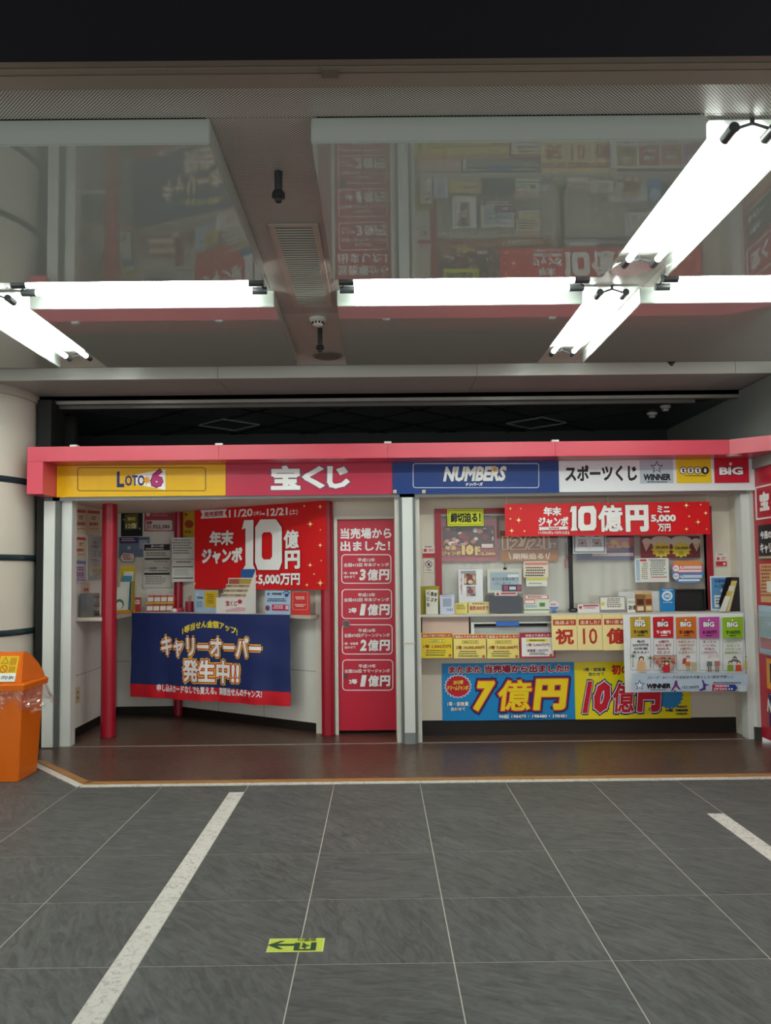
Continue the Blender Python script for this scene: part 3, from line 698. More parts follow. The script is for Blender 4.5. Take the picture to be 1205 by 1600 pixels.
for i, ch in enumerate('toto'):
    cx = 1065.5 + i * 11.3; E_(s, PSG, cx, 736, 6.0, 6.0, '#16160f', n=18); E_(s, PSG, cx, 736, 4.9, 4.9, '#f2f0e8' if i < 3 else '#16160f', n=18); T(s, PSG, ch, (cx - 2.2, 732.5, cx + 2.2, 739.3), '#16160f' if i < 3 else '#f2f0e8', .06)
SMALL(s, PSG, (1066, 743.5, 1102, 744.8), 1, '#5a4c10', .9)
R(s, PSG, (1113.5, 717, 1167, 755), '#c21430', 'logo_patch'); T(s, PSG, 'BIG', (1121, 730.5, 1158, 743), '#1a0a10', .05, grow=.05); T(s, PSG, 'BIG', (1121, 730.5, 1158, 743), '#f4f2f2', .05)
E_(s, PSG, 1138.5, 726, 2.2, 2.6, '#f0dede')

# ================================================================== DOOR PRINT
def D(t, b, bold=.03, h='#eceaea', shear=0): return T(dr, PD, t, b, h, bold, shear)
D('当売場から', (532, 825, 612, 842), .035); D('出ました！', (532, 845, 610, 861), .035)
for b in ((533.5, 866, 611.5, 912), (534, 920.5, 612.5, 967), (534.5, 975.5, 613.5, 1022.5), (535, 1030.5, 614.5, 1079)): RB(dr, PD, b, 1.3, '#eceaea', 6)
rows = [(0, '平成12年', '全国415回 年末ジャンボ', '3億円', None), (54.5, '平成13年', '全国432回 年末ジャンボ', '1億円', '2等'), (110, '平成16年', '全国470回グリーンジャンボ', '2億円', None), (165.5, '平成19年', '全国526回 サマージャンボ', '1億円', '2等')]
for dy, a, b, c, d in rows:
    ex = dy * .008
    D(a, (559 + ex, 872 + dy, 586 + ex, 878 + dy), .02); D(b, (537 + ex, 879.5 + dy, 608 + ex, 885.5 + dy), .02); D(c[0], (561.5 + ex, 889 + dy, 572 + ex, 907 + dy), .045, shear=.1); D('億', (574 + ex, 889 + dy, 591 + ex, 907 + dy), .028, shear=.06); D('円', (592 + ex, 889.5 + dy, 609 + ex, 906.5 + dy), .05, shear=.06)
    if d: D(d, (544 + ex, 895 + dy, 557 + ex, 903 + dy), .04)
    else: D('1等・前後賞', (537 + ex, 893.5 + dy, 559 + ex, 897.5 + dy), .02); D('合わせて', (537.5 + ex, 899 + dy, 555 + ex, 903.5 + dy), .02)
k = PD.hit(541, 974.5); kn = MB().cyl((k.x, YD, k.z), (k.x, YD - .008, k.z), .034, seg=20).build('knob_plate', M('#8c8a86', .3, .8), dr)
MB().cyl((k.x, YD - .008, k.z), (k.x, YD - .035, k.z), .012, seg=14).cyl((k.x, YD - .035, k.z), (k.x, YD - .06, k.z), .026, .02, seg=20).build('knob', M('#5e5c5a', .25, .9), kn, smooth=True)
k = PD.hit(540, 1056.5); MB().cyl((k.x, YD, k.z), (k.x, YD - .012, k.z), .02, .018, seg=18).build('lock', M('#5e5c5a', .3, .8), dr)

# ================================================================== BANNERS
def sparkles(s, pl, pts):
    for x, y, r in pts:
        STAR(s, pl, x, y, r * 1.25, r * .3, 4, '#f09a50', 'sparkle'); E_(s, pl, x, y, r * .45, r * .45, '#ffe2a0', 'sparkle', 10)
def tiew(a, b, ph=0): return lambda u, v: a * math.sin(u * b + ph + v * 1.3) + .5 * a * math.sin(u * b * 2.3 + ph * 2 - v * 2)
def LOOP(s, pl, a, b, h, name='lettering'):
    k = len(a); return flat(s, pl, [pl.uv(*p) for p in a + b], [(i, (i + 1) % k, k + (i + 1) % k, k + i) for i in range(k)], M(h), name, fine=True)
def ONE(s, pl, pts, h): return G(s, pl, pts, h, 'lettering')
# left red banner over the angled counter
PB1 = RW(.10, tiew(.005, 5.0, .5))
s = board('hanging_banner', 'large red jumbo lottery banner hanging over the left counter', 'banner', PB1, (304, 788, 511, 921), '#d8141c', t=.002, rough=.35)
LAY[s.name] = .0075
G(s, PB1, [(314, 797.5), (356, 795.5), (353, 802), (357, 808.5), (314, 810.5), (317, 804)], '#e6e4e2', 'ribbon')
T(s, PB1, '発売期間', (320, 799, 350, 807.5), '#b01820', .03)
T(s, PB1, '11/20', (359.5, 795.5, 396, 808), '#ece8e8', .03); T(s, PB1, '(水)', (397.5, 798, 409, 806), '#ece8e8', .02); T(s, PB1, '-12/21', (410, 794, 450, 806), '#ece8e8', .03); T(s, PB1, '(土)', (453, 795, 466, 805), '#ece8e8', .02)
for tx, bx, bo, sh in (('年末', (328, 829, 367, 852.5), .05, .05), ('ジャンボ', (316, 856, 381, 881), .06, 0), ('億', (444, 828, 468, 857), .03, 0), ('円', (446, 860, 470, 889), .05, 0), ('ミニ5,000万円', (378, 896, 470, 915), .045, 0)):
    T(s, PB1, tx, bx, '#8a1018', bo, sh, grow=.02); T(s, PB1, tx, bx, '#eeecea', bo, sh)
cv = lambda pts: [(300 + x / 3.544, 680 + y / 3.544) for x, y in pts]
for k_, h in ((3, '#8a1018'), (0, '#eeecea')):
    ONE(s, PB1, cv([(297 - k_, 471 - k_), (347 + k_, 469 - k_), (347 + k_, 718), (360 + k_, 746 + k_), (288 - k_, 747 + k_), (304 - k_, 718), (304 - k_, 515 + k_), (284 - k_, 524 + k_)]), h)
    LOOP(s, PB1, cv([(385, 467 - k_), (471, 465 - k_), (503 + k_, 512), (504 + k_, 702), (488, 746 + k_), (372, 746 + k_), (357 - k_, 702), (357 - k_, 510)]), cv([(403, 538), (440, 537), (451, 552), (451, 672), (440, 688), (405, 688), (394, 674), (394, 552)]), h)
s0_ = s; sparkles(s, PB1, [(487, 819, 5), (503, 792, 4), (503, 852, 4), (487, 883, 4), (503, 911, 5.5), (482, 914, 3.5), (478, 791, 2.5), (504, 828, 2), (505, 876, 2), (494, 897, 2), (307, 912, 3)])
# blue banner on the counter edge
a_, b_ = Vector((-2.544, 8.2, 0)), Vector((-.846, 7.46, 0)); uu = (b_ - a_).normalized()
def dsp2(u, v): return .018 * math.sin(u * 9 + .6) * (1.15 - v) + .012 * math.sin(u * 21 + 1.2) * (1.2 - v) + .004 * math.sin(v * 18 + u * 5)
PB2 = Plane(a_ + Vector((uu.y, -uu.x, 0)) * .035, uu, disp=dsp2)
s = board('counter_banner', 'navy carry-over banner with red hem draped from the left counter', 'banner', PB2, (206.5, 959, 453, 1096), '#1b2a62', t=.002, rough=.6, d=.02)
LAY[s.name] = .0245
u0, v0, u1, v1 = PB2.rect((206.5, 959, 453, 1096), .02)
vs = [(u0 + (u1 - u0) * i / 60, v0 + .13 * j / 6) for j in range(7) for i in range(61)]
hem = flat(s, PB2, vs, [(j * 61 + i, j * 61 + i + 1, j * 61 + i + 62, j * 61 + i + 61) for j in range(6) for i in range(60)], M('#cf1426', .6), 'red_hem')
T(s, PB2, '1等当せん金額アップ!', (288, 981, 373, 993), '#ead23a', .03, arc=.075)
LAY[s.name] = .027
for tx, bx in (('キャリーオーバー', (254, 994, 411, 1028)), ('発生中!!', (289, 1031, 376, 1067))):
    T(s, PB2, tx, bx, '#ecc23a', .04, grow=.095)
for tx, bx in (('キャリーオーバー', (254, 994, 411, 1028)), ('発生中!!', (289, 1031, 376, 1067))): T(s, PB2, tx, bx, '#c03020', .04, grow=.05)
for tx, bx in (('キャリーオーバー', (254, 994, 411, 1028)), ('発生中!!', (289, 1031, 376, 1067))): T(s, PB2, tx, bx, '#f0eeec', .035)
T(s, PB2, '申し込みカードなしでも買える。高額当せんのチャンス!', (248, 1072.5, 413, 1085), '#f0e8e8', .035)
# right red banner
PB3 = Plane((0, 7.06, 0), (1, 0, 0), disp=tiew(.003, 4.0, 1.0))
s = board('hanging_banner', 'wide red jumbo lottery banner hanging above the right window', 'banner', PB3, (789, 785.5, 1109, 836.5), '#d8141c', t=.002, rough=.35)
LAY[s.name] = .0075
for tx, bx, bo in (('年末', (849, 792, 877, 806), .05), ('ジャンボ', (841, 807.5, 888, 823), .05), ('億', (934, 789, 973, 831), .03), ('円', (977, 789, 1013, 831), .06), ('ミニ', (1026, 790, 1045.5, 802), .05), ('5,000', (1016, 804, 1055.5, 817), .05), ('万円', (1027, 818.5, 1047, 830.5), .04)):
    T(s, PB3, tx, bx, '#8a1018', bo, grow=.02); T(s, PB3, tx, bx, '#eeecea', bo)
G(s, PB3, [(841, 823.8), (888, 822.6), (886, 825), (888, 827.4), (841, 828.6), (843, 826.2)], '#e8e4e4', 'ribbon'); T(s, PB3, '発売期間', (857, 824.4, 873, 827.2), '#b01820', .03)
T(s, PB3, '11/20(水)-12/21(土)', (841, 829.5, 889, 835.5), '#ece8e8', .03)
cv = lambda pts: [(860 + x / 3.4928, 680 + y / 3.4928) for x, y in pts]
for k_, h in ((2.5, '#8a1018'), (0, '#eeecea')):
    ONE(s, PB3, cv([(112 - k_, 389 - k_), (141 + k_, 387 - k_), (141 + k_, 500), (148 + k_, 521 + k_), (108 - k_, 523 + k_), (116 - k_, 500), (116 - k_, 418 + k_), (104 - k_, 422 + k_)]), h)
    LOOP(s, PB3, cv([(166, 389 - k_), (234, 386 - k_), (249 + k_, 410), (249 + k_, 500), (236, 520 + k_), (164, 523 + k_), (150 - k_, 502), (150 - k_, 412)]), cv([(186, 424), (211, 423), (218, 434), (218, 480), (211, 489), (188, 490), (181, 480), (181, 435)]), h)
sparkles(s, PB3, [(797, 795, 3), (810, 813, 5), (799, 829.5, 4.5), (797, 811, 2.5), (819, 830, 2.5), (813, 795, 2), (1071, 790, 4.5), (1101, 802, 3.5), (1089, 816, 4.5), (1071, 827, 3.5), (1075, 807, 2.5), (1093, 789, 2), (1102, 827, 2)])

def cords(s, pl, pts, ztop):
    for px, py in pts:
        q = pl.hit(px, py, .002); MB().cyl((q.x, q.y, q.z - .012), (q.x, q.y, ztop), .0025, seg=6).build('cord', M('#cfcac0', .6), s)
cords(s, PB3, ((792, 790), (950, 786), (1106, 784)), CZ)
cords(s0_, PB1, ((308, 795), (506, 785)), CZ)
# ================================================================== RIGHT BAY: POSTERS ON THE LOWER WALL
PL_ = PR
s = board('prize_poster', 'blue poster with big yellow prize lettering below the counter', 'poster', PL_, (691, 1035.5, 898, 1125), '#1687c9', rough=.3)
T(s, PL_, 'またまた', (701, 1041, 752, 1051.5), '#f2f0f0', .05, grow=.06); T(s, PL_, '当売場から出ました!!', (757, 1038.5, 889, 1051), '#f2f0f0', .05, grow=.06)
T(s, PL_, 'またまた', (701, 1041, 752, 1051.5), '#b01c3a', .05); T(s, PL_, '当売場から出ました!!', (757, 1038.5, 889, 1051), '#b01c3a', .05)
STAR(s, PL_, 715.5, 1072, 22, 19, 22, '#dfe6ee', sy=.88); STAR(s, PL_, 715.5, 1072, 20, 17.5, 22, '#c2182c', sy=.88)
T(s, PL_, '2015年', (708, 1062, 724, 1069.5), '#f0dc3c', .04, .2); T(s, PL_, 'ドリームジャンボ', (699, 1070.5, 732, 1078.5), '#f0dc3c', .04, .2)
for tx, bx in (('1等・前後賞', (699, 1096, 732, 1103)), ('合わせて', (704, 1104.5, 727, 1110.5))): T(s, PL_, tx, bx, '#152a6a', .03, grow=.05); T(s, PL_, tx, bx, '#f2f0ee', .03)
for g, h in ((.085, '#2a1c60'), (.035, '#d42a2a'), (0, '#f4d414')):
    T(s, PL_, '7', (739, 1063, 774, 1111), h, .05, .3, grow=g); T(s, PL_, '億', (778, 1062, 831, 1110), h, .022, .12, grow=g); T(s, PL_, '円', (832, 1060, 888, 1109), h, .06, .12, grow=g)
T(s, PL_, '98組 198479・198480・198481', (779, 1115, 885, 1121.5), '#14266a', .04, grow=.07); T(s, PL_, '98組 198479・198480・198481', (779, 1115, 885, 1121.5), '#f0f2f4', .03)
s = board('prize_poster', 'yellow poster with big red prize lettering below the counter', 'poster', PL_, (898.3, 1033.5, 1078.5, 1123), '#f0dc12', rough=.3)
T(s, PL_, '1等・前後賞', (912, 1043, 946, 1049), '#2a3068', .03); T(s, PL_, '合わせて', (919, 1050, 944, 1056), '#2a3068', .03)
T(s, PL_, '初の', (955, 1038, 984, 1054), '#c8202c', .05); STAR(s, PL_, 1046, 1086, 22, 19.5, 20, '#2a86c4')
for g, h in ((.08, '#1c2a70'), (.03, '#f0eeee'), (0, '#c8102c')):
    T(s, PL_, '1', (909, 1064, 926, 1114), h, .035, .3, grow=g * .6); T(s, PL_, '0', (927, 1064, 954, 1114), h, .06, .25, grow=g * .8); T(s, PL_, '億', (957, 1066, 992, 1113), h, .022, .12, grow=g); T(s, PL_, '円', (994, 1064, 1034, 1112), h, .08, .12, grow=g)
T(s, PL_, '66組', (1039, 1106.5, 1051, 1111.5), '#20265c', .04)
T(s, PL_, '108607', (1056, 1102, 1073, 1105.5), '#20265c', .03); T(s, PL_, '108608', (1055, 1107, 1074, 1111.5), '#20265c', .05); T(s, PL_, '108609', (1056, 1113, 1073, 1116.5), '#20265c', .03)
# pink panel and pass-through tray under the counter
YT = 7.12; PT = front(YT)
r_ = PT.rect((660, 961, 733, 1005))
s = MB().box(r_[0], r_[2], YT, YR - .001, r_[1], CR - .023).build('wall_panel', M('#d6b9aa', .5)); tag(s, 'plain pale pink panel left of the ticket tray', 'panel')
tb = PT.rect((736, 962, 866, 1003)); zT = CR - .0235
ty = thing('ticket_tray', 'metal pass-through drawer with blue tape under the window', 'tray')
MB().box(tb[0], tb[2], YT + .05, YR - .001, tb[1], zT).build('body', M('#c6c6c0', .4), ty)
MB().box(tb[0], tb[2], YT - .002, YT + .05, zT - .065, zT - .05).build('lip', M('#d6d6d0', .35, .1), ty)
MB().box(tb[0] + .02, tb[2] - .05, YT + .046, YT + .05, zT - .105, zT - .066).build('slot', M('#2c2d2c', .6), ty)
MB().box(tb[0] + .03, tb[2] - .02, YT, YT + .005, tb[1], zT - .09).build('glass_front', ACRYL, ty)
MB().box(tb[0], tb[0] + .028, YT - .004, YT + .05, tb[1], zT - .066).build('end_block', M('#dededa', .4), ty)
q0, q1 = PT.uv(775, 970)[0], PT.uv(811, 970)[0]; MB().box(q0, q1, YT - .006, YT - .0025, zT - .085, zT - .045).build('blue_tape', M('#3f74cc', .45), ty)
# award cards
PC = front(7.105)
def award(box, h, band, l1, l2, l3, label, cell='#f0d86a'):
    s = board('award_card', label, 'card', PC, box, h, t=.003, group='winning notice cards in a row', rough=.35)
    x0, y0, x1, y1 = box
    R(s, PC, (x0 + .8, y0 + 1, x1 - .8, y0 + 7), band, 'header_band'); T(s, PC, l1, (x0 + 2.5, y0 + 2, x1 - 3, y0 + 6), '#f4ece0', .02)
    bx = (x0 + (x1 - x0) * .26, y0 + 10, x1 - (x1 - x0) * .24, y0 + 15); R(s, PC, bx, '#5c5226', 'name_box'); R(s, PC, (bx[0] + .5, bx[1] + .5, bx[2] - .5, bx[3] - .5), cell, 'name_box'); T(s, PC, l2, (bx[0] + 2, bx[1] + 1.2, bx[2] - 2, bx[3] - 1.1), '#2a2a22', .03)
    T(s, PC, l3, (x0 + 3.5, y0 + 18, x1 - 2.5, y0 + 24), '#a02818', .02)
    SMALL(s, PC, (x0 + 8, y0 + 26.5, x1 - 8, y0 + 29), 1, '#4a4430'); SMALL(s, PC, (x0 + 6, y0 + 30, x1 - 8, y0 + 32), 1, '#4a4430'); SMALL(s, PC, (x0 + 6, y0 + 33.5, x1 - 10, y0 + 36), 1, '#3a3426')
    R(s, PC, (x1 - 6, y0 + 33, x1 - 2, y0 + 36.5), '#c05040', 'seal'); return s
award((658, 989, 707, 1028), '#e6cc2e', '#c03a20', '当店より当たりが出ました！', '100円くじ', '1等 1,000万円', 'bright yellow winning card, leftmost of its row below the counter', '#ece064')
award((709, 990.5, 759.5, 1028.5), '#edd878', '#c8492c', '当店よりまた出ました！', '年末ジャンボ', '2等 10,000,000円', 'pale yellow winning card reading second prize ten million')
award((761, 990.5, 811, 1028.5), '#edd878', '#c8492c', '当店より出ました！', '年末ジャンボプチ', '1等 7,000,000円', 'pale yellow winning card reading first prize seven million')
s = board('award_card', 'white winning card with dark red border, rightmost of its row', 'card', PC, (812.5, 988.5, 867.5, 1028), '#a8203c', t=.003, group='winning notice cards in a row', rough=.35)
R(s, PC, (815, 996, 864.5, 1025.5), '#ece8e6'); T(s, PC, '当店より出ました！', (821, 990.5, 861, 994.6), '#f0e4e4', .02); R(s, PC, (822, 998, 856, 1003), '#e8d840'); SMALL(s, PC, (826, 999.3, 852, 1001.6), 1, '#4a4420', .9)
T(s, PC, '1等 3,000万円', (823, 1005, 858, 1010), '#8a2a34', .02); T(s, PC, '前後賞 1,000万円', (824, 1014, 856, 1018.5), '#6a3034', .02); SMALL(s, PC, (826, 1019.5, 856, 1024), 2, '#5a4a48'); R(s, PC, (858.5, 1021.5, 863, 1025), '#c05040', 'seal')
# congratulation cards
PK = front(7.06)
for i, (b, l1, l2, lab) in enumerate((((862, 961, 901.7, 1016), '当店より', '祝', 'cream card with one big red congratulation character'), ((902.2, 960.5, 941.2, 1016), '出ました！', '10', 'cream card with big red number ten'), ((941.7, 960, 984, 1016), '第111回 全国', '億', 'cream card partly hidden behind the white sports lottery poster'))):
    s = board('celebration_card', lab, 'card', PK, b, '#efdc9a', t=.003, group='cream celebration cards', rough=.4, d=.004)
    R(s, PK, (b[0] + 2, b[1] + 7, b[2] - 2, b[1] + 16), '#b83420', 'header_band'); T(s, PK, l1, (b[0] + 5, b[1] + 8.5, b[2] - 5, b[1] + 14.5), '#f4e8c8', .02)
    w_ = b[2] - b[0]; T(s, PK, l2, (b[0] + 5.5 + (3 if l2 == '10' else 0), b[1] + 21, b[2] - 5 - (3 if l2 == '10' else 0), b[1] + 46), '#b82c1c', .035 if l2 != '10' else .01)
# white sports lottery poster
PW = Plane((0, 6.99, 0), (1, 0, 0), disp=lambda u, v: .004 * math.sin(u * 4))
s = board('lottery_poster', 'white sports lottery poster with five coloured columns', 'poster', PW, (975, 959, 1164, 1081), '#e4e7ea', t=.002, rough=.35); LAY[s.name] = .0075
cols = [(984, '#b8982a', '#c8aa38', 'MEGA', '12億円', '#201c10', ['毎月', '200万円を', '50年間', '使えるよ！'], '#2a2420'),
        (1019.5, '#c41828', '#c41828', '', '6億円', '#f4eeee', ['6億円', '当せん者が', '400人', '以上!!'], '#a02830'),
        (1055, '#cf6a1c', '#cf6a1c', '', '2億円', '#3a200c', ['会員宅にあった', '100円が', '2億円に', 'なるなんて！'], '#a8602c'),
        (1090.5, '#b8489a', '#b8489a', '', '1000万円', '#3a1030', ['あったら', 'いいね。', '老後の', '1,000万円。'], '#a04a66'),
        (1126.5, '#8ab41a', '#8ab41a', '', '100万円', '#20300c', ['100万円で', '泊まって', 'みたかった', '高級旅館に！'], '#8a9a3a')]
for i, (x, hd, h2, sup, amt, ac, txt, tc) in enumerate(cols):
    y = 963 + i * .1; x1 = x + 32
    G(s, PW, [(x, y + 1), (x1, y), (x1 + .3, y + 33), (x + .8, y + 33.5)], hd, 'column_header')
    RB(s, PW, (x + .8, y + 33, x1 + .8, y + 84), .5, '#8a7878', 2)
    if sup: T(s, PW, sup, (x + 8, y + 5, x1 - 9, y + 9), '#f0eee0', .06, grow=0)
    T(s, PW, 'BIG', (x + 7, y + 8, x1 - 8, y + 16), '#2a2020', .045, grow=.06); T(s, PW, 'BIG', (x + 7, y + 8, x1 - 8, y + 16), '#f6f4f2', .045)
    E_(s, PW, x + 15.5, y + 5.3 if not sup else y + 3, 1.2, 1.6, '#f2eaea', n=8)
    T(s, PW, amt, (x + 11.5, y + 21.5, x1 - 4.5, y + 27), ac, .04); SMALL(s, PW, (x + 5, y + 22, x + 10.5, y + 27), 2, ac, .7, wpx=(2, 4)); SMALL(s, PW, (x + 11, y + 28.6, x + 23, y + 30.6), 1, ac, .8)
    for j, t in enumerate(txt):
        hw = min(13, 2.2 * len(t) + 1.5); T(s, PW, t, (x + 16.5 - hw, y + 37 + j * 5.6, x + 16.5 + hw, y + 41 + j * 5.6), tc, .02)
def person(cx, y0, y1, hair, skin, top, bottom=None, w=9):
    """small flat printed figure"""
    h = y1 - y0; hr = w * .27
    G(s, PW, [(cx - w * .42, y0 + h * .38), (cx + w * .42, y0 + h * .38), (cx + w * .5, y1 - (h * .33 if bottom else 0)), (cx - w * .5, y1 - (h * .33 if bottom else 0))], top, 'print_figure')
    if bottom: R(s, PW, (cx - w * .32, y1 - h * .34, cx - .4, y1), bottom, 'print_figure'); R(s, PW, (cx + .4, y1 - h * .34, cx + w * .32, y1), bottom, 'print_figure')
    E_(s, PW, cx, y0 + hr * 1.05, hr * 1.2, hr * 1.2, hair, 'print_figure', 12); E_(s, PW, cx, y0 + hr * 1.35, hr * .85, hr * .85, skin, 'print_figure', 12)
def palm(cx, y0, y1):
    G(s, PW, [(cx - .6, y1), (cx + .7, y1), (cx + .5, y0 + 3), (cx - .3, y0 + 3)], '#9a7a4a', 'print_palm')
    STAR(s, PW, cx, y0 + 3.5, 7, 1.8, 6, '#3f7a48', 'print_palm', .8)
palm(987, 1021, 1042); palm(1014, 1024, 1042); person(1000, 1025, 1047, '#2a2220', '#e8c0a0', '#d8a878', None, 13)
random.seed(3)
for rw in range(4):
    for k in range(9 - rw * 2): person(1036.5 + (k - (8 - rw * 2) / 2) * 3.9, 1023 + rw * 4.5, 1031 + rw * 5, '#4a2a22', '#dfae90', random.choice(['#b85048', '#8a4a44', '#c8a89a']), None, 6)
person(1037, 1031, 1049, '#221a1a', '#e8c0a0', '#c22030', None, 11)
R(s, PW, (1075, 1033, 1083, 1047), '#b8ae90', 'print_parcel'); G(s, PW, [(1062, 1028), (1067, 1026), (1068, 1036), (1061, 1036)], '#b04038', 'print_parcel'); person(1070, 1023, 1047, '#1e1a1a', '#e8c0a0', '#d07030', '#9a9a7a', 9)
person(1103, 1022, 1048, '#d8d4d0', '#e4baa0', '#6a707a', '#8a7450', 9); person(1114.5, 1021, 1048, '#c8c4c4', '#e4baa0', '#b07068', '#8a7a70', 9)
for q in ((1134, 1159 - 10, 1028, 1032), (1137, 1146, 1023, 1027)): G(s, PW, [(q[0], q[3]), (q[1], q[3]), (q[1] - 4, q[2]), (q[0] + 4, q[2])], '#6a6a64', 'print_roof')
person(1134.5, 1031, 1047, '#2a2220', '#e8c0a0', '#7aa030', None, 10); person(1147, 1031, 1047, '#5a2420', '#e8c0a0', '#d05030', None, 10); person(1158, 1024, 1043, '#2a2220', '#e8c0a0', '#b8b45a', None, 5)
G(s, PW, [(983, 1050), (1162, 1050.5), (1161.5, 1077.5), (982, 1077)], '#b4c4d6', 'info_panel')
T(s, PW, 'Jリーグ・Bリーグの全試合を対象とした1試合予想くじ', (1006, 1053.5, 1139, 1059), '#2a3040', .015, .15)
STAR(s, PW, 994, 1068, 8.5, 3.8, 5, '#24305a'); STAR(s, PW, 994, 1068.2, 6.2, 2.6, 5, '#dfe6ee')
T(s, PW, 'WINNER', (1005, 1065.5, 1042, 1073.5), '#0c0c12', .07, .15); SMALL(s, PW, (1009, 1074.6, 1037, 1076), 1, '#30343c', .8)
G(s, PW, [(1049, 1061), (1052, 1061), (1053, 1068), (1058, 1075), (1055, 1075), (1050, 1070), (1045, 1077), (1042, 1077), (1047, 1069)], '#6a2a6a', 'print_player'); E_(s, PW, 1048.5, 1077, 1.4, 1.2, '#20203a', n=8)
T(s, PW, '1口 200円', (1060, 1069, 1085, 1073.5), '#303644', .015)
G(s, PW, [(1090, 1060), (1092, 1060), (1095, 1066), (1103, 1068), (1096, 1069), (1096, 1075), (1088, 1077), (1085, 1076), (1092, 1072), (1092, 1067)], '#4a2a7a', 'print_player')
G(s, PW, [(1106, 1067), (1141, 1067), (1145, 1072.5), (1141, 1077), (1106, 1077)], '#b02048', 'arrow_button'); G(s, PW, [(1128, 1067), (1141, 1067), (1145, 1072.5), (1141, 1077), (1128, 1077)], '#2a3a8a', 'arrow_button')
T(s, PW, 'コチラから', (1108, 1072, 1129, 1076), '#f2eef0', .03); SMALL(s, PW, (1109, 1068.3, 1138, 1070.6), 1, '#f0e8f0', .9); G(s, PW, [(1131, 1072), (1134, 1074), (1131, 1076)], '#f2eef0'); G(s, PW, [(1135, 1072), (1138, 1074), (1135, 1076)], '#f2eef0')
SMALL(s, PW, (1106, 1063.5, 1158, 1065.4), 1, '#3a4450', .8); R(s, PW, (1147, 1068, 1157.5, 1078), '#ccd4da', 'blank_square')
# ================================================================== RIGHT WINDOW: NOTICES
PG = front(YR + .07)      # stuck on the inside of the glass, before the curtain
PO = front(YR - .004)     # on the outside of wall or glass
PM = front(YR - .022)     # on the red frame
def blur_block(s, pl, box, cols, n, name='print_blob'):
    x0, y0, x1, y1 = box
    for i in range(n):
        cx, cy = random.uniform(x0, x1), random.uniform(y0, y1); r = random.uniform(3, 6)
        E_(s, pl, cx, cy, min(r, cx - x0 + 1, x1 - cx + 1), min(r * .8, cy - y0 + 1, y1 - cy + 1), random.choice(cols), name, 10)
random.seed(11)
s = board('jumbo_poster', 'red jumbo poster with crowd picture inside the window, glass haze put into its colours', 'poster', PG, (688, 811, 778, 877), '#b0616a', t=.002)  # pale pinkish colours stand for the haze of glass and curtain
R(s, PG, (691, 822, 773, 855), '#5b4447', 'picture'); blur_block(s, PG, (694, 826, 770, 852), ['#d6c8c4', '#e8e0dc', '#c49a86', '#8c3a40', '#b9796c', '#3e3034'], 34)
for tx, bx, bo in (('年末', (695, 852.5, 713, 860), .05), ('ジャンボ', (690, 861, 720, 868.5), .05), ('10', (721, 851, 740, 868), .09), ('億円', (741, 853, 750, 868), .05), ('5,000', (751, 863, 774, 868.5), .05)): T(s, PG, tx, bx, '#5a1a18', bo, grow=.05); T(s, PG, tx, bx, '#e6c27a', bo)
R(s, PG, (752, 850, 770, 856), '#e0cfc8', 'print_block')
s = board('deadline_poster', 'brown deadline poster partly behind the right red banner', 'poster', PG, (782, 829, 872, 877), '#8a5a50', t=.002)
R(s, PG, (782, 860, 872, 877), '#b5763c', 'lower_band'); T(s, PG, '12/21', (786, 838, 857, 858), '#e8cba6', .05, grow=.05); T(s, PG, '12/21', (786, 838, 857, 858), '#9a6a52', .03); T(s, PG, 'まで', (857, 847, 869, 857), '#e4d4c4', .03)
T(s, PG, '期限迫る！', (801, 864, 855, 874), '#ece0d0', .03); G(s, PG, [(794, 863), (796, 863), (799, 874), (797, 874)], '#ece0d0'); G(s, PG, [(860, 863), (858, 863), (855, 874), (857, 874)], '#ece0d0')
s = board('deadline_card', 'bright yellow card with bold black deadline lettering', 'card', PM, (699, 795.5, 755.5, 822), '#d8de2a', t=.003)
RB(s, PM, (701, 797.5, 753.5, 820), .6, '#55581a', 1); T(s, PM, '締切迫る！', (704, 801, 751, 816.5), '#14140e', .045)
s = board('calendar_sheet', 'small calendar sheet on the window glass', 'calendar', PO, (818, 877, 856.5, 902), '#e2dac4', t=.002)
R(s, PO, (820, 879, 855, 883), '#d88a8a', 'month_band')
for j in range(4): SMALL(s, PO, (821, 886 + j * 4, 855, 889 + j * 4), 1, random.choice(['#3a4460', '#8a3038', '#384a40']), .7, wpx=(2.5, 3))
s = board('memo_sheet', 'white memo with yellow band below the calendar sheet', 'memo', PO, (822, 902.5, 855, 916), '#dedfd8', t=.002); R(s, PO, (822.5, 903, 854.5, 907), '#ddd25a', 'yellow_band'); SMALL(s, PO, (825, 911, 852, 913), 1, '#5c6468')
cp = board('clipboard', 'white clipboard with price sheets hanging on the window', 'clipboard', PO, (716.5, 889.5, 754.5, 942), '#e6e7ea', t=.005)
R(cp, PO, (725, 896, 744, 914), '#a08672', 'picture'); blur_block(cp, PO, (726, 897, 743, 913), ['#5c4440', '#c8b49a', '#8a4a3c', '#d8c8b8'], 10); R(cp, PO, (729, 916, 743, 931), '#b49a94', 'picture'); blur_block(cp, PO, (730, 917, 742, 930), ['#6a6484', '#c8a8a0', '#8a5a5c'], 7)
SMALL(cp, PO, (719, 895, 722, 930), 12, '#b8505a', .5, wpx=(2, 3)); q = PO.rect((720, 892, 743, 895)); MB().pslab(PO, q, .009, .018).build('clip', M('#8a8c90', .3, .7), cp)
s = board('closing_notice', 'framed pale blue closing notice hanging by a hook', 'sign', PO, (761.5, 888.5, 815, 926), '#d5d4c6', t=.006)
R(s, PO, (765.5, 894, 811, 922), '#a9bac6', 'sheet'); T(s, PO, '本日の営業は終了', (768, 902, 810, 907.5), '#4a5a68', .01); T(s, PO, 'いたしました。', (772, 909, 800, 914.5), '#4a5a68', .01); R(s, PO, (793, 897.5, 810, 902), '#e4e6e4', 'sticker')
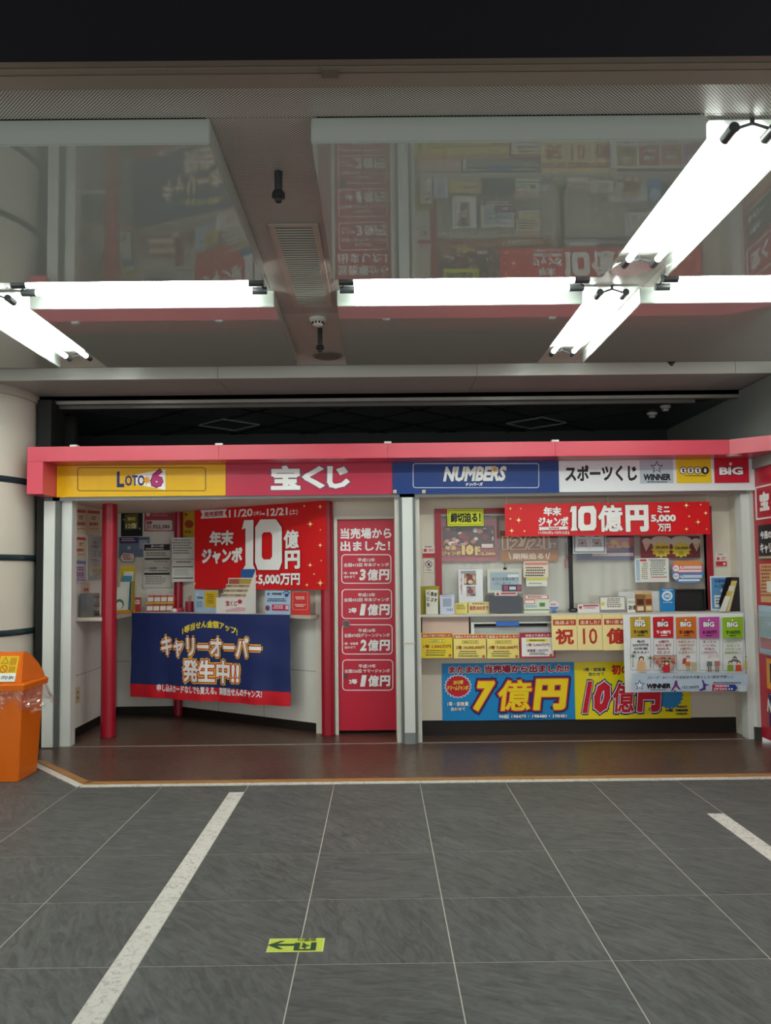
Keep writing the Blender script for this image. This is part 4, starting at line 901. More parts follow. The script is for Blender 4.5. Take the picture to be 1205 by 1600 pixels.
h_ = PO.hit(789, 888); MB().cyl((h_.x, h_.y - .006, h_.z - .005), (h_.x, h_.y - .006, h_.z + .05), .003, seg=6).build('hook', M('#2a2a2c', .4, .6), s); MB().box(h_.x - .014, h_.x + .014, h_.y - .016, h_.y - .0065, h_.z - .012, h_.z + .008).build('binder_clip', DARK, s)
s = board('service_card', 'navy and red service card at the foot of the closing notice', 'card', front(YR - .014), (784.5, 913.5, 815, 924), '#3a4668', t=.002); P_ = front(YR - .014)
R(s, P_, (787, 915, 794, 922.5), '#b85a66'); R(s, P_, (796, 916.5, 806, 921.5), '#dcdcdc'); R(s, P_, (808, 915, 814, 922.5), '#b85a66')
s = board('service_card', 'white and red strip card under the closing notice', 'card', front(YR - .018), (773, 925, 808, 931.5), '#e6dcda', t=.002); P_ = front(YR - .018); R(s, P_, (783, 926, 806, 928.5), '#c04a58'); E_(s, P_, 777.5, 928.2, 2.2, 2.2, '#b04450', n=10)
def sticker(box, pl, h, label, bands):
    s = board('wall_sticker', label, 'sticker', pl, box, h, t=.0015)
    for b, c in bands: R(s, pl, b, c)
    return s
s = sticker((660, 852.5, 680, 872), PO, '#e4d4d0', 'white and red notice sticker on the wall left of the window', [((660.5, 864.5, 679.5, 871.5), '#b03038')]); SMALL(s, PO, (662, 853.5, 678, 856.5), 1, '#5a5050'); E_(s, PO, 664.5, 860, 2.8, 2.8, '#b84450', n=12); SMALL(s, PO, (669, 858, 678, 862.5), 2, '#b84450')
s = sticker((663, 875, 677.5, 894), PO, '#ded8d2', 'white sticker with a crossed-out yen sign', []); E_(s, PO, 670, 881.5, 5.6, 5.6, '#6a2a30', n=18); E_(s, PO, 670, 881.5, 4.5, 4.5, '#e2dcd8', n=18); T(s, PO, '¥', (667.5, 878.5, 672.5, 884.5), '#2a2626', .03); G(s, PO, [(666.5, 878.3), (667.3, 877.5), (673.6, 884.7), (672.8, 885.5)], '#6a2a30'); SMALL(s, PO, (665, 889, 676, 892.5), 2, '#7a7474')
s = sticker((1118, 864, 1136, 885), PO, '#e6d8d4', 'white and red notice sticker on the wall right of the window', [((1118.5, 877, 1135.5, 884.5), '#b8323c')]); SMALL(s, PO, (1119.5, 865.5, 1134, 868), 1, '#5a5050'); E_(s, PO, 1122, 873, 2.4, 2.8, '#b84450', n=12); SMALL(s, PO, (1126, 870, 1134, 875.5), 3, '#b84450'); E_(s, PO, 1131.5, 881, 2, 2, '#e8d0ce', n=10)
# window right half
s = board('picture_poster', 'purple and pink lottery poster inside the right pane', 'poster', PG, (902, 838, 991, 875), '#5a6288', t=.002)
G(s, PG, [(925, 840), (989, 840), (989, 853), (925, 863)], '#c4606c', 'picture'); blur_block(s, PG, (930, 842, 985, 855), ['#d87a5c', '#c24a6a', '#7a5a9c', '#d8a06a', '#e0b04a'], 16); R(s, PG, (925, 864, 989, 869), '#cdb4b4', 'stripe')
s = board('twin_notice', 'white frame with two small printed sheets on the window', 'sign', PM, (895, 828.5, 947, 865), '#dfe3e6', t=.006)
RB(s, PM, (896.5, 830, 945.5, 863.5), 2, '#8d9298', 1)
for x in (900, 922.5):
    R(s, PM, (x, 833, x + 20, 861), '#e9eef2', 'sheet'); SMALL(s, PM, (x + 5, 835, x + 15, 840), 2, '#4a5a7a'); SMALL(s, PM, (x + 2, 843, x + 19, 855), 4, '#6a7c9a'); R(s, PM, (x + 7, 847, x + 12, 851), '#c87a6a')
s = board('prize_poster', 'maroon poster with yellow starburst prices inside the right pane', 'poster', PG, (1001, 838, 1094, 872), '#7d2430', t=.002)
for cx in (1033, 1064): 
    E_(s, PG, cx, 846, 17, 9, '#dfd8c8', 'print_cloud'); STAR(s, PG, cx, 859, 16, 12.5, 12, '#e8d838', sy=.8)
T(s, PG, '20,000', (1024, 853, 1044, 858), '#4a2a10', .04); T(s, PG, '10,000', (1055, 854, 1075, 859), '#4a2a10', .04); SMALL(s, PG, (1028, 861, 1038, 867), 3, '#7a6a20'); SMALL(s, PG, (1059, 862, 1069, 868), 3, '#7a6a20')
for cx, sg in ((1010, 1), (1087, -1)): G(s, PG, [(cx - 7, 846), (cx + 7, 848), (cx - sg * 1, 862)], '#e0c4a4', 'print_cone'); E_(s, PG, cx, 845.5, 7, 4.5, '#ead8c6', 'print_cone', 12)
s = board('schedule_sheet', 'white printed schedule sheet on the right pane', 'notice', PO, (992, 872, 1045, 909.5), '#e6e8e2', t=.003)
R(s, PO, (994, 874.5, 999.5, 907), '#a9c6d8', 'day_column'); R(s, PO, (1000, 874, 1010, 877), '#c43a3a'); SMALL(s, PO, (1002, 879, 1012, 906), 9, '#a49a7c'); SMALL(s, PO, (1015, 876, 1042, 900), 8, '#8a8a84'); R(s, PO, (1017, 901, 1042, 902.3), '#c04440'); SMALL(s, PO, (1012, 874.2, 1042, 876.2), 1, '#4a4a48')
P_ = PO; s = board('round_notice', 'orange pink and blue rounded jackpot notice on the right pane', 'sign', PO, (1051, 884, 1098, 903), '#8aa6cc', t=.002)
RF(s, PO, (1049.5, 876.5, 1099, 911), '#5a88c0', 14, 'blue_half'); G(s, PO, rr((1049.5, 876.5, 1099, 895), 9), '#d8667c', 'pink_band'); G(s, PO, rr((1053, 876.2, 1096, 884), 3.5), '#dc8a4c', 'orange_band')
R(s, PO, (1060, 890.5, 1096, 893.5), '#f0e4e4'); R(s, PO, (1060, 905, 1093, 908), '#e4eaf2')
for yy in (888, 900.5): E_(s, PO, 1056, yy, 5, 5, '#e8e4e2', n=14); SMALL(s, PO, (1052.5, yy - 1, 1059.5, yy + 1.2), 1, '#7a4a4a')
T(s, PO, '8,000000000', (1062, 884, 1096, 890), '#f4e8ea', .04); T(s, PO, '4,0000000000', (1062, 898, 1096, 904), '#e8eef6', .04)
pk = PG.hit(884, 848); pz = thing('pliers', 'red handled pliers hanging on a cord in the window', 'pliers')
yy = YR + .055; k = 7.3 / F
MB().cyl((pk.x, yy, pk.z), (pk.x + .003, yy, pk.z - .09), .004, seg=6).build('cord', M('#8a3a36', .6), pz)
MB().hexa([(pk.x - .008 + .003, yy - .004, pk.z - .135), (pk.x + .014, yy - .004, pk.z - .135), (pk.x + .014, yy + .004, pk.z - .135), (pk.x - .005, yy + .004, pk.z - .135), (pk.x, yy - .004, pk.z - .085), (pk.x + .006, yy - .004, pk.z - .085), (pk.x + .006, yy + .004, pk.z - .085), (pk.x, yy + .004, pk.z - .085)]).build('jaw', M('#5c4a44', .4, .6), pz)
for sg in (-1, 1): MB().cyl((pk.x + .004 + sg * .006, yy, pk.z - .13), (pk.x + .004 + sg * .016, yy, pk.z - .18), .007, .008, seg=8).cyl((pk.x + .004 + sg * .016, yy, pk.z - .18), (pk.x + .004 + sg * .012, yy, pk.z - .235), .008, .006, seg=8).build('handle', M('#a83a34', .5), pz, smooth=True)

# ---- things standing on the right counter
def stand(name, label, cat, box, h, y, z=CR, t=.004, foot=True, pl=None, mat=None, rough=.5):
    pl = pl or front(y)
    s = board(name, label, cat, pl, box, h, d=0, t=t, zmin=z + .0005, mat=mat, rough=rough)
    if foot:
        u0, v0, u1, v1 = pl.rect(box); um = (u0 + u1) / 2; w = min(.03, (u1 - u0) * .3)
        MB().prism([pl.pt(um - w, z + .0006, -.0005), pl.pt(um - w, z + .0006, -.045), pl.pt(um - w, z + .06, -.0005)], pl.u * (2 * w)).build('easel_foot', M('#cfcfca', .5), s)
    return s
s = stand('display_board', 'olive yellow board standing at the left end of the right counter', 'board', (657.5, 916, 687, 958), '#a09222', 7.20, t=.006)
P_ = front(7.15); s = stand('handwritten_card', 'white card with black brush writing before the olive board', 'card', (665.5, 921.5, 684.5, 956), '#dcd8cc', 7.15)
for i, (x, t) in enumerate(((667, 'くじを'), (673, '選ぶ'), (678.5, 'ます'))): 
    for j, ch in enumerate(t): T(s, P_, ch, (x, 924 + j * 9 + i, x + 4.5, 930 + j * 9 + i), '#2a2826', .03)
P_ = front(7.14); s = stand('info_card', 'pale violet card with a plain square, second on the right counter', 'card', (687.5, 929.5, 710, 957.5), '#c6cbe0', 7.14)
R(s, P_, (692, 935, 705.5, 948), '#98a0b2', 'blank_square'); SMALL(s, P_, (697, 951, 708, 955), 2, '#5a6484'); SMALL(s, P_, (689, 931, 708, 933), 1, '#7a80a4')
P_ = front(7.19); s = stand('small_card', 'low yellow card beside the violet card', 'card', (710.5, 942, 730.5, 956), '#e0cf72', 7.19); SMALL(s, P_, (712, 945, 728, 953), 3, '#8a7436')
s = stand('closing_time_card', 'cream card with red closing time lettering', 'card', (732, 940.5, 764.5, 956.5), '#dfce9a', 7.19); SMALL(s, P_, (737, 942, 760, 945), 1, '#a87a4a', .8); T(s, P_, '販売18:00まで', (734, 946.5, 763, 953.5), '#a8341c', .03)
gy = 7.12; P_ = front(gy); u0, v0, u1, v1 = P_.rect((765.5, 931, 817, 957.5))
lid = thing('counter_display', 'dark grey rounded back of a display on the right counter', 'display')
pts = [(P_.uv(*q)[0], max(P_.uv(*q)[1], CR + .004)) for q in rr((765.5, 931, 817, 960), 6)]
MB().prism([(a, gy, b) for a, b in pts], (0, .025, 0)).build('shell', M('#54575e', .45), lid)
MB().box((u0 + u1) / 2 - .08, (u0 + u1) / 2 + .08, gy + .0, gy + .07, CR + .0005, CR + .004).build('foot', M('#44464c', .5), lid)
P_ = front(7.17); s = stand('leaflet_stand', 'stand of white and green leaflets right of the grey display', 'leaflets', (817.5, 929, 857, 957.5), '#d8dccb', 7.17, t=.03)
LAY[s.name] = .03; R(s, P_, (818.5, 929.5, 856, 936), '#c0444c', 'header'); R(s, P_, (820, 930.5, 854.5, 935), '#e8e0d8'); SMALL(s, P_, (822, 931.7, 850, 934), 1, '#a83a40', .8); R(s, P_, (818.5, 937, 835, 943.5), '#c8585c'); R(s, P_, (819.5, 938, 834, 942.5), '#ece6e0'); R(s, P_, (842, 941.5, 850.5, 947.5), '#5a8a4a'); R(s, P_, (820, 945, 838, 949), '#a8c0cc'); R(s, P_, (817.5, 952, 857, 953.2), '#5c7a5a')
P_ = front(7.15); s = stand('round_card', 'small round white and blue card standing on the counter', 'card', (862, 950, 869, 957), '#5a6ea0', 7.15); E_(s, P_, 865.5, 946, 8, 7.5, '#e0d4d8', 'round_face'); G(s, P_, [(858, 948), (873, 948), (870.5, 952), (865.5, 953.5), (860.5, 952)], '#5d84b8', 'blue_half'); SMALL(s, P_, (860, 943.5, 871, 946), 1, '#b0545c', .8)
lk = thing('window_lock', 'black latch block at the foot of the window mullion', 'latch'); q = W(895, 950, YR); MB().box(q.x - .036, q.x + .036, YR - .03, YR + .011, CR + .001, CR + .035).build('body', M('#26272a', .4), lk, bevel=.006); MB().box(q.x - .02, q.x + .02, YR - .034, YR - .03, CR + .012, CR + .024).build('plate', M('#8d9094', .3, .6), lk)
P_ = front(7.13); s = stand('strip_card', 'low white and red strip card right of the mullion', 'card', (903, 944, 937, 954), '#e4dcda', 7.13); R(s, P_, (911, 945, 935, 947.6), '#c04a58'); E_(s, P_, 907, 949, 2.5, 2.5, '#b04450', n=10); SMALL(s, P_, (912, 949, 934, 952), 1, '#9a8a8a')
P_ = front(7.14); s = stand('guide_card', 'white framed guide card with yellow dot on the right counter', 'card', (937, 932, 977, 953.5), '#8c8688', 7.14, t=.006); R(s, P_, (938.2, 933.2, 975.8, 952.5), '#e6e4dc', 'sheet'); E_(s, P_, 942, 943.5, 2.8, 3.2, '#d8c43a', n=12); SMALL(s, P_, (947, 935, 973, 950), 5, '#7a6a64')
s = board('blank_panel', 'blank white panel leaning behind the counter goods', 'panel', front(7.225), (967, 924, 1032, 956), '#dedfde', t=.004, zmin=CR + .0005)
P_ = front(7.11); s = stand('handwritten_card', 'white card with brush writing beside the snack packs', 'card', (980, 935.5, 998, 957), '#e4e2da', 7.11); T(s, P_, 'いらっしゃい', (981.5, 938, 996.5, 943), '#3a3634', .03); T(s, P_, 'お茶', (982, 945.5, 996, 953), '#2a2626', .04)
def pack(px0, px1, py0, y, h1, h2, label):
    a, b = W(px0, 945, y).x, W(px1, 945, y).x; zt_ = W((px0 + px1) / 2, py0, y).z; t = thing('snack_pack', label, 'packet'); w = b - a
    MB().hexa([(a, y - .02, CR + .001), (b, y - .02, CR + .001), (b, y + .02, CR + .001), (a, y + .02, CR + .001), (a, y - .018, zt_ - .03), (b, y - .018, zt_ - .03), (b, y + .018, zt_ - .03), (a, y + .018, zt_ - .03)]).build('bag', M(h1, .35), t, bevel=.006)
    MB().hexa([(a, y - .017, zt_ - .031), (b, y - .017, zt_ - .031), (b, y + .017, zt_ - .031), (a, y + .017, zt_ - .031), (a, y - .002, zt_), (b, y - .002, zt_), (b, y + .002, zt_), (a, y + .002, zt_)]).build('seal', M('#c8b48c', .3, .2), t)
    zz = zt_ - CR; MB().box(a + w * .12, b - w * .12, y - .0215, y - .0185, CR + zz * .35, CR + zz * .62).build('print_label', M(h2, .4), t); MB().box(a + w * .12, b - w * .12, y - .0215, y - .0185, CR + zz * .08, CR + zz * .28).build('print_label', M('#e0d0b0', .4), t)
pack(993, 1006, 923, 7.10, '#9a6038', '#4a2a1c', 'brown snack packet, left of the pair on the counter'); pack(1007, 1018.5, 923, 7.12, '#b88a4a', '#7a3424', 'golden snack packet, right of the pair on the counter')
P_ = front(7.19); s = stand('payment_card', 'bright blue card with a white round emblem', 'card', (1031, 919, 1054, 944), '#1f7fc4', 7.19, foot=False); E_(s, P_, 1042.5, 931, 8.5, 8, '#dceaf4', n=20); E_(s, P_, 1042.5, 931.5, 5.6, 4.8, '#3a8cc8', n=16); T(s, P_, '50%', (1038.5, 929, 1047, 934), '#e8f0f6', .05); SMALL(s, P_, (1034, 920.8, 1052, 922.5), 1, '#cfe2f0', .8); SMALL(s, P_, (1034, 940.5, 1052, 942), 1, '#cfe2f0', .8)
by = 7.22; P_ = front(by); u0, v0, u1, v1 = P_.rect((1057, 920.5, 1103, 950.5)); bt = thing('black_tray', 'black shallow cash tray standing on edge at the right pane', 'tray')
v0 = CR + .001; BLK = M('#1d1e21', .4)
MB().box(u0, u1, by + .03, by + .036, v0, v1).build('base', BLK, bt)
for b in ((u0, u0 + .012, v0, v1), (u1 - .012, u1, v0, v1), (u0 + .012, u1 - .012, v0, v0 + .012), (u0 + .012, u1 - .012, v1 - .012, v1)): MB().box(b[0], b[1], by, by + .03, b[2], b[3]).build('rim', BLK, bt)
P_ = front(7.225); s = stand('hours_board', 'blue opening hours board leaning by the right wall', 'board', (1110, 900, 1142, 953), '#d8e2ea', 7.225, t=.005)
R(s, P_, (1112, 902.5, 1140, 951), '#5f93c6', 'sheet'); T(s, P_, '営業時間', (1116, 905, 1137, 910.5), '#2c4a78', .03); T(s, P_, 'のご案内', (1116, 913, 1137, 918.5), '#2c4a78', .03); E_(s, P_, 1129, 923, 3.5, 3, '#cfe0ee', n=14); R(s, P_, (1116, 930, 1130, 949), '#dfe6ea', 'white_box'); SMALL(s, P_, (1117.5, 933, 1128, 946), 3, '#5a6a80')
hy = 7.11; P_ = front(hy); xa, xb = W(1123, 950, hy).x, W(1161, 950, hy).x; zt_ = W(1150, 902, hy).z; lh = thing('leaflet_holder', 'black slanted leaflet holder at the right end of the counter', 'holder')
xb = min(xb, bx1 - .012)
for yy in (hy - .05, hy + .07): MB().prism([(xa + .05, yy, CR + .001), (xb, yy, CR + .001), (xb, yy, zt_), (xb - .075, yy, zt_), (xa + .035, yy, CR + .07)], (0, .006, 0)).build('side_panel', M('#2a2022', .35), lh)
MB().box(xa + .04, xb, hy - .044, hy + .07, CR + .001, CR + .008).build('base', M('#2a2022', .35), lh); MB().box(xb - .006, xb, hy - .044, hy + .07, CR + .009, zt_).build('back_panel', M('#2a2022', .35), lh)
for i in range(4):
    yy = hy - .056 - i * .003; b0 = xa + .02 - i * .014; t0 = xb - .085 - i * .012; zz = zt_ - .03 - i * .045
    MB().hexa([(b0, yy, CR + .002), (b0 + .055, yy, CR + .002), (b0 + .055, yy + .002, CR + .002), (b0, yy + .002, CR + .002), (t0 - i * .01, yy, zz), (t0 - i * .01 + .05, yy, zz), (t0 - i * .01 + .05, yy + .002, zz), (t0 - i * .01, yy + .002, zz)]).build('leaflet', M(['#d0bc6a', '#dcd8cc', '#c9b058', '#e2dfd6'][i], .5), lh)

# ================================================================== LEFT ALCOVE
PLW = Plane((LWX, 0, 0), (0, 1, 0)); PBK = front(8.54)
def lwcard(box, h, label, tc, name='paper_notice'):
    s = board(name, label, 'notice', PLW, box, h, d=.003, t=.002, group='notices on the left alcove wall'); x0, y0, x1, y1 = box; w = x1 - x0; hh = y1 - y0
    G(s, PLW, [(x0 + 1, y0 + hh * .07), (x1 - 1, y0 + hh * .10), (x1 - 1, y0 + hh * .22), (x0 + 1, y0 + hh * .19)], tc, 'heading'); SMALL(s, PLW, (x0 + w * .3, y0 + hh * .32, x1 - w * .25, y0 + hh * .5), 2, '#5a4a44'); SMALL(s, PLW, (x0 + w * .1, y0 + hh * .58, x1 - 1, y0 + hh * .72), 1, tc, .9); SMALL(s, PLW, (x0 + w * .2, y0 + hh * .83, x1 - 2, y0 + hh * .88), 1, '#6a5a50')
    return s
lwcard((115.5, 793, 134, 832.5), '#d8c6ac', 'cream paper notice, upper left on the alcove side wall', '#a8584a'); lwcard((135, 795, 156, 832), '#d8c6ac', 'cream paper notice, upper right on the alcove side wall', '#a8584a'); lwcard((116, 836.5, 134, 872), '#d8c6ac', 'cream paper notice below the upper left one', '#b84a3c')
s = lwcard((116, 873, 134, 912), '#c8c0cc', 'pale violet price list on the alcove side wall', '#6a78a0'); SMALL(s, PLW, (118, 886, 133, 909), 6, '#9a6a90')
s = board('paper_notice', 'small notice above the smoky box on the side wall', 'notice', PLW, (126, 911, 140, 926), '#d4c0b0', d=.003, t=.002); SMALL(s, PLW, (128, 919, 139, 924), 1, '#b84a44', .9)
s = board('acrylic_display', 'clear acrylic framed price chart beside the thick red pole', 'display', PLW, (135, 837, 157, 906), '#c9c4c0', d=.003, t=.012); LAY[s.name] = .016
for j in range(4): SMALL(s, PLW, (141, 846 + j * 14.5, 156, 857 + j * 14.5), 4, '#8a6a78'); R(s, PLW, (146.5, 845 + j * 14.5, 147.2, 858 + j * 14.5), '#7a4a5c')
r_ = PLW.rect((135, 837, 157, 906)); MB().pslab(PLW, r_, .03, .034).build('cover_sheet', ACRYL, s)
bxb = thing('smoky_box', 'smoky acrylic collection box on the left shelf end', 'box'); x0b, x1b, y0b, y1b, zb, zt_ = LWX + .03, LWX + .16, 7.37, 7.52, CT + .001, CT + .22
for q in ((x0b, x1b, y0b, y0b + .004, zb, zt_), (x0b, x1b, y1b - .004, y1b, zb, zt_), (x0b, x0b + .004, y0b + .004, y1b - .004, zb, zt_), (x1b - .004, x1b, y0b + .004, y1b - .004, zb, zt_)): MB().box(*q).build('side_panel', SMOKE, bxb)
MB().box(x0b + .01, x1b - .01, y0b + .01, y1b - .01, zb, zb + .05).build('slips', M('#b4a67c', .7), bxb)
# back wall
s = board('jackpot_poster', 'black and gold jackpot poster on the back wall', 'poster', PBK, (189.5, 792.5, 223, 838), '#10131c'); G(s, PBK, [(195, 804), (216, 802.5), (216, 826), (195, 828)], '#6a6428', 'gold_plate'); T(s, PBK, 'BIG', (200, 808, 212, 813.5), '#d8cc7a', .05); T(s, PBK, '12億', (197, 817, 214, 826), '#e2da9a', .04); STAR(s, PBK, 194, 812, 2.2, .7, 4, '#b8b48a'); STAR(s, PBK, 219, 826, 2.2, .7, 4, '#b8b48a')
s = board('carryover_board', 'pink board with carry-over amount in digits', 'sign', PBK, (226, 798, 271.5, 830), '#a83a4c', t=.008); E_(s, PBK, 232, 804, 3.2, 3.2, '#e0c4c8', n=14); SMALL(s, PBK, (238, 801, 266, 808), 2, '#c87a86'); RF(s, PBK, (228, 813, 270, 828.5), '#d8c8c4', 2, 'white_field'); R(s, PBK, (229.5, 814.5, 238, 819), '#b04450'); T(s, PBK, '21,922,386', (229.5, 820, 266, 827), '#5a3a3c', .03)
s = board('sports_flyer', 'blue and purple flyer with star beneath the black poster', 'flyer', PBK, (186.5, 839, 234, 870.5), '#6b7f9e', d=.003); R(s, PBK, (186.8, 839.3, 217, 849), '#4a3466', 'heading'); SMALL(s, PBK, (189, 841, 214, 847), 2, '#c8b4c4'); STAR(s, PBK, 202, 856, 4, 1.6, 5, '#c4ccd6'); R(s, PBK, (218, 844, 231, 858), '#9aa6b4', 'blank_square'); SMALL(s, PBK, (217, 841, 232, 843), 1, '#26305c')
PBK2 = front(8.53); s = board('octagon_sign', 'white octagonal cut-corner sign on the back wall', 'sign', PBK2, (191, 863.5, 209, 879), '#d2cbc4', t=.003); G(s, PBK2, [(192, 862.5), (208, 863.5), (212, 869), (209, 879), (191, 879), (187, 871)], '#5a4a44', 'outline'); G(s, PBK2, [(192.5, 863.5), (207.5, 864.5), (211, 869), (208.5, 878), (191.5, 878), (188, 871)], '#dcd2cc', 'face'); SMALL(s, PBK2, (192, 866, 207, 876), 3, '#a8564a')
s = board('paper_notice', 'black headed white notice, upper sheet beside the thin pole', 'notice', PBK2, (224, 849, 267.5, 881), '#d5d2cc', t=.002); R(s, PBK2, (225.5, 850.5, 266, 860), '#26262a', 'heading'); T(s, PBK2, '第1910回', (236, 851.5, 256, 855), '#e4e2dc', .03); SMALL(s, PBK2, (228, 856.5, 264, 859), 1, '#d4d0c8', .8); SMALL(s, PBK2, (228, 863, 264, 870), 2, '#7a7874'); R(s, PBK2, (226.5, 872, 266, 874.6), '#2a2a2c'); SMALL(s, PBK2, (240, 876.5, 264, 878.5), 1, '#4a4a48')
s = board('paper_notice', 'white notice with black bar, lower sheet beside the thin pole', 'notice', PBK2, (223.5, 883.5, 267.5, 918), '#d5d2cc', t=.002); T(s, PBK2, 'しも期間リーデム', (227, 886, 264, 889.5), '#3a3a3a', .02); SMALL(s, PBK2, (233, 891, 262, 893.5), 1, '#4a4a48'); R(s, PBK2, (225.5, 895, 265.5, 898.3), '#2a2a2c'); SMALL(s, PBK2, (226.5, 900, 262, 914), 5, '#8c8a84')
PP = front(8.39); s = board('paper_notice', 'long white sheets of small print hanging before the thin pole', 'notice', PP, (268.5, 840, 305, 909), '#d3d0cb', t=.002); SMALL(s, PP, (270, 843, 302, 867), 6, '#84827e'); R(s, PP, (270, 873.5, 303, 874.3), '#6a4a48'); SMALL(s, PP, (275, 877, 300, 881), 1, '#6a6864'); R(s, PP, (270, 885, 302, 886.5), '#3c3c3c'); SMALL(s, PP, (272, 889, 300, 900), 6, '#8d9298', wpx=(1, 1.6)); R(s, PP, (270, 902.5, 302, 904.2), '#3c3c3c')
PY = RW(.004); s = board('yellow_poster', 'yellow poster with red oval between thin pole and red banner', 'poster', PY, (286.5, 797.5, 305, 839), '#cba92c'); E_(s, PY, 296.5, 819, 7, 6.5, '#a8442c', 'red_oval'); E_(s, PY, 292, 804, 2.4, 2.4, '#b04a34'); SMALL(s, PY, (289, 829, 303, 834), 2, '#3a3220')
# ---- goods on left counter
def cbox(t, name, x0, x1, y0, y1, z0, z1, h, **k): return MB().box(x0, x1, y0, y1, z0, z1).build(name, M(h, **k), t)
rk = thing('brochure_rack', 'yellow brochure rack with white green leaflets by the thick pole', 'rack'); ry = 8.12; a, b = W(183, 930, ry).x, W(206, 930, ry).x; zt_ = W(195, 884, ry).z
cbox(rk, 'back_panel', a, b, ry + .10, ry + .106, CT + .001, zt_, '#d2b022'); cbox(rk, 'base', a - .02, b - .01, ry - .02, ry + .1, CT + .001, CT + .03, '#cf8a1c')
cbox(rk, 'side_panel', b - .006, b, ry, ry + .1, CT + .03, zt_ - .16, '#b89a2a')
for i, (dx, hh, col_) in enumerate(((.0, .30, '#dcdcd4'), (.02, .36, '#d8d8d2'), (.035, .43, '#4a8ca8'), (.045, .48, '#dadbd4'))):
    MB().hexa([(a - .015 + dx, ry + i * .02, CT + .031), (a + .085 + dx, ry + i * .02, CT + .031), (a + .085 + dx, ry + .004 + i * .02, CT + .031), (a - .015 + dx, ry + .004 + i * .02, CT + .031), (a + .0 + dx, ry + i * .02 + .01, CT + hh * .88), (a + .10 + dx, ry + i * .02 + .01, CT + hh * .88), (a + .10 + dx, ry + .014 + i * .02, CT + hh * .88), (a + dx, ry + .014 + i * .02, CT + hh * .88)]).build('leaflet', M(col_, .5), rk)
P_ = front(ry - .003); lf = [o for o in rk.children if o.name.startswith('leaflet')][0]; E_(rk, P_, 187, 944, 7, 8, '#4c7a58', 'leaflet_print'); LAY[rk.name] = .006; E_(rk, P_, 187, 946, 5, 6, '#dcdcd0', 'leaflet_print')
P_ = front(8.33); s = stand('red_card', 'small red card right of the brochure rack', 'card', (208.5, 933.5, 220.5, 956), '#b2383c', 8.33, CT); R(s, P_, (210, 937, 218.5, 944), '#dcd0cc'); SMALL(s, P_, (211, 939, 217.5, 942.5), 2, '#8a6a6a')
tk = thing('ticket_display', 'two-row display of red and white ticket cards', 'display'); ty_ = 8.34; P_ = front(ty_); u0, v0, u1, v1 = P_.rect((227.5, 930, 270.5, 955))
MB().prism([(u0, ty_ + .02, CT + .001), (u0, ty_ + .12, CT + .001), (u0, ty_ + .12, v1), (u0, ty_ + .10, v1)], (u1 - u0, 0, 0)).build('stand_body', M('#c9483f', .4), tk)
for r in range(2):
    for c in range(4):
        x0 = u0 + .008 + c * (u1 - u0 - .01) / 4; w_ = (u1 - u0) / 4 - .012; z0 = CT + .012 + r * .092; y0 = ty_ + .012 + r * .035
        k = MB().hexa([(x0, y0, z0), (x0 + w_, y0, z0), (x0 + w_, y0 + .003, z0), (x0, y0 + .003, z0), (x0, y0 + .02, z0 + .07), (x0 + w_, y0 + .02, z0 + .07), (x0 + w_, y0 + .023, z0 + .07), (x0, y0 + .023, z0 + .07)]).build('ticket_card', M('#e4dcd4', .45), tk)
        MB().hexa([(x0, y0 + .0125, z0 + .045), (x0 + w_, y0 + .0125, z0 + .045), (x0 + w_, y0 + .014, z0 + .045), (x0, y0 + .014, z0 + .045), (x0, y0 + .0185, z0 + .066), (x0 + w_, y0 + .0185, z0 + .066), (x0 + w_, y0 + .0197, z0 + .066), (x0, y0 + .0197, z0 + .066)]).build('card_band', M('#c05a54', .5), k)
MB().box(u0, u1, ty_ + .008, ty_ + .03, CT + .084, CT + .099).build('price_strip', M('#d8b83a', .5), tk)
pt_ = thing('tissue_pack', 'crumpled pink and white tissue pack on the back counter', 'tissue'); c = W(279, 952, 8.3)
MB().lathe((c.x, c.y, CT + .001), [(.055, 0), (.062, .012), (.05, .034), (.02, .042)], 10).build('pack', M('#c83c60', .5), pt_, smooth=True); MB().lathe((c.x - .03, c.y - .03, CT + .001), [(.04, 0), (.045, .01), (.03, .03), (.01, .036)], 7).build('tissue', M('#e0d4d2', .7), pt_)
pc = thing('pencil_cup', 'dark red pencil cup on the left counter', 'cup'); c = W(296, 950, 8.22)
MB().lathe((c.x, c.y, CT + .001), [(.036, 0), (.042, .005), (.042, .105), (.038, .106), (.037, .01)], 20).build('cup', M('#8c1c30', .35), pc, smooth=True)
for i in range(3): MB().cyl((c.x - .01 + .01 * i, c.y, CT + .012), (c.x - .025 + .02 * i, c.y + .01, CT + .15 + .012 * i), .004, seg=6).build('pencil', M(['#a8823c', '#2c2c30', '#b03030'][i], .5), pc)
def rstand(name, label, cat, box, h, d, **k): return stand(name, label, cat, box, h, 0, CT, pl=RW(d), **k)
PX = RW(.15); s = rstand('sports_leaflet', 'blue and yellow sports lottery leaflet on the left counter', 'leaflet', (304.5, 922, 341.5, 955), '#a9c2dc', .15)
G(s, PX, [(320, 923), (341, 923), (341, 950), (320, 948)], '#d8b62c', 'yellow_half'); STAR(s, PX, 309, 928, 3, 1.2, 5, '#d8e4ee'); T(s, PX, 'WINNER', (308.5, 932.5, 318, 935.5), '#26304a', .05); SMALL(s, PX, (307, 940, 318, 950), 3, '#6a86a8'); SMALL(s, PX, (324, 928, 337, 944), 5, '#9a7a1c')
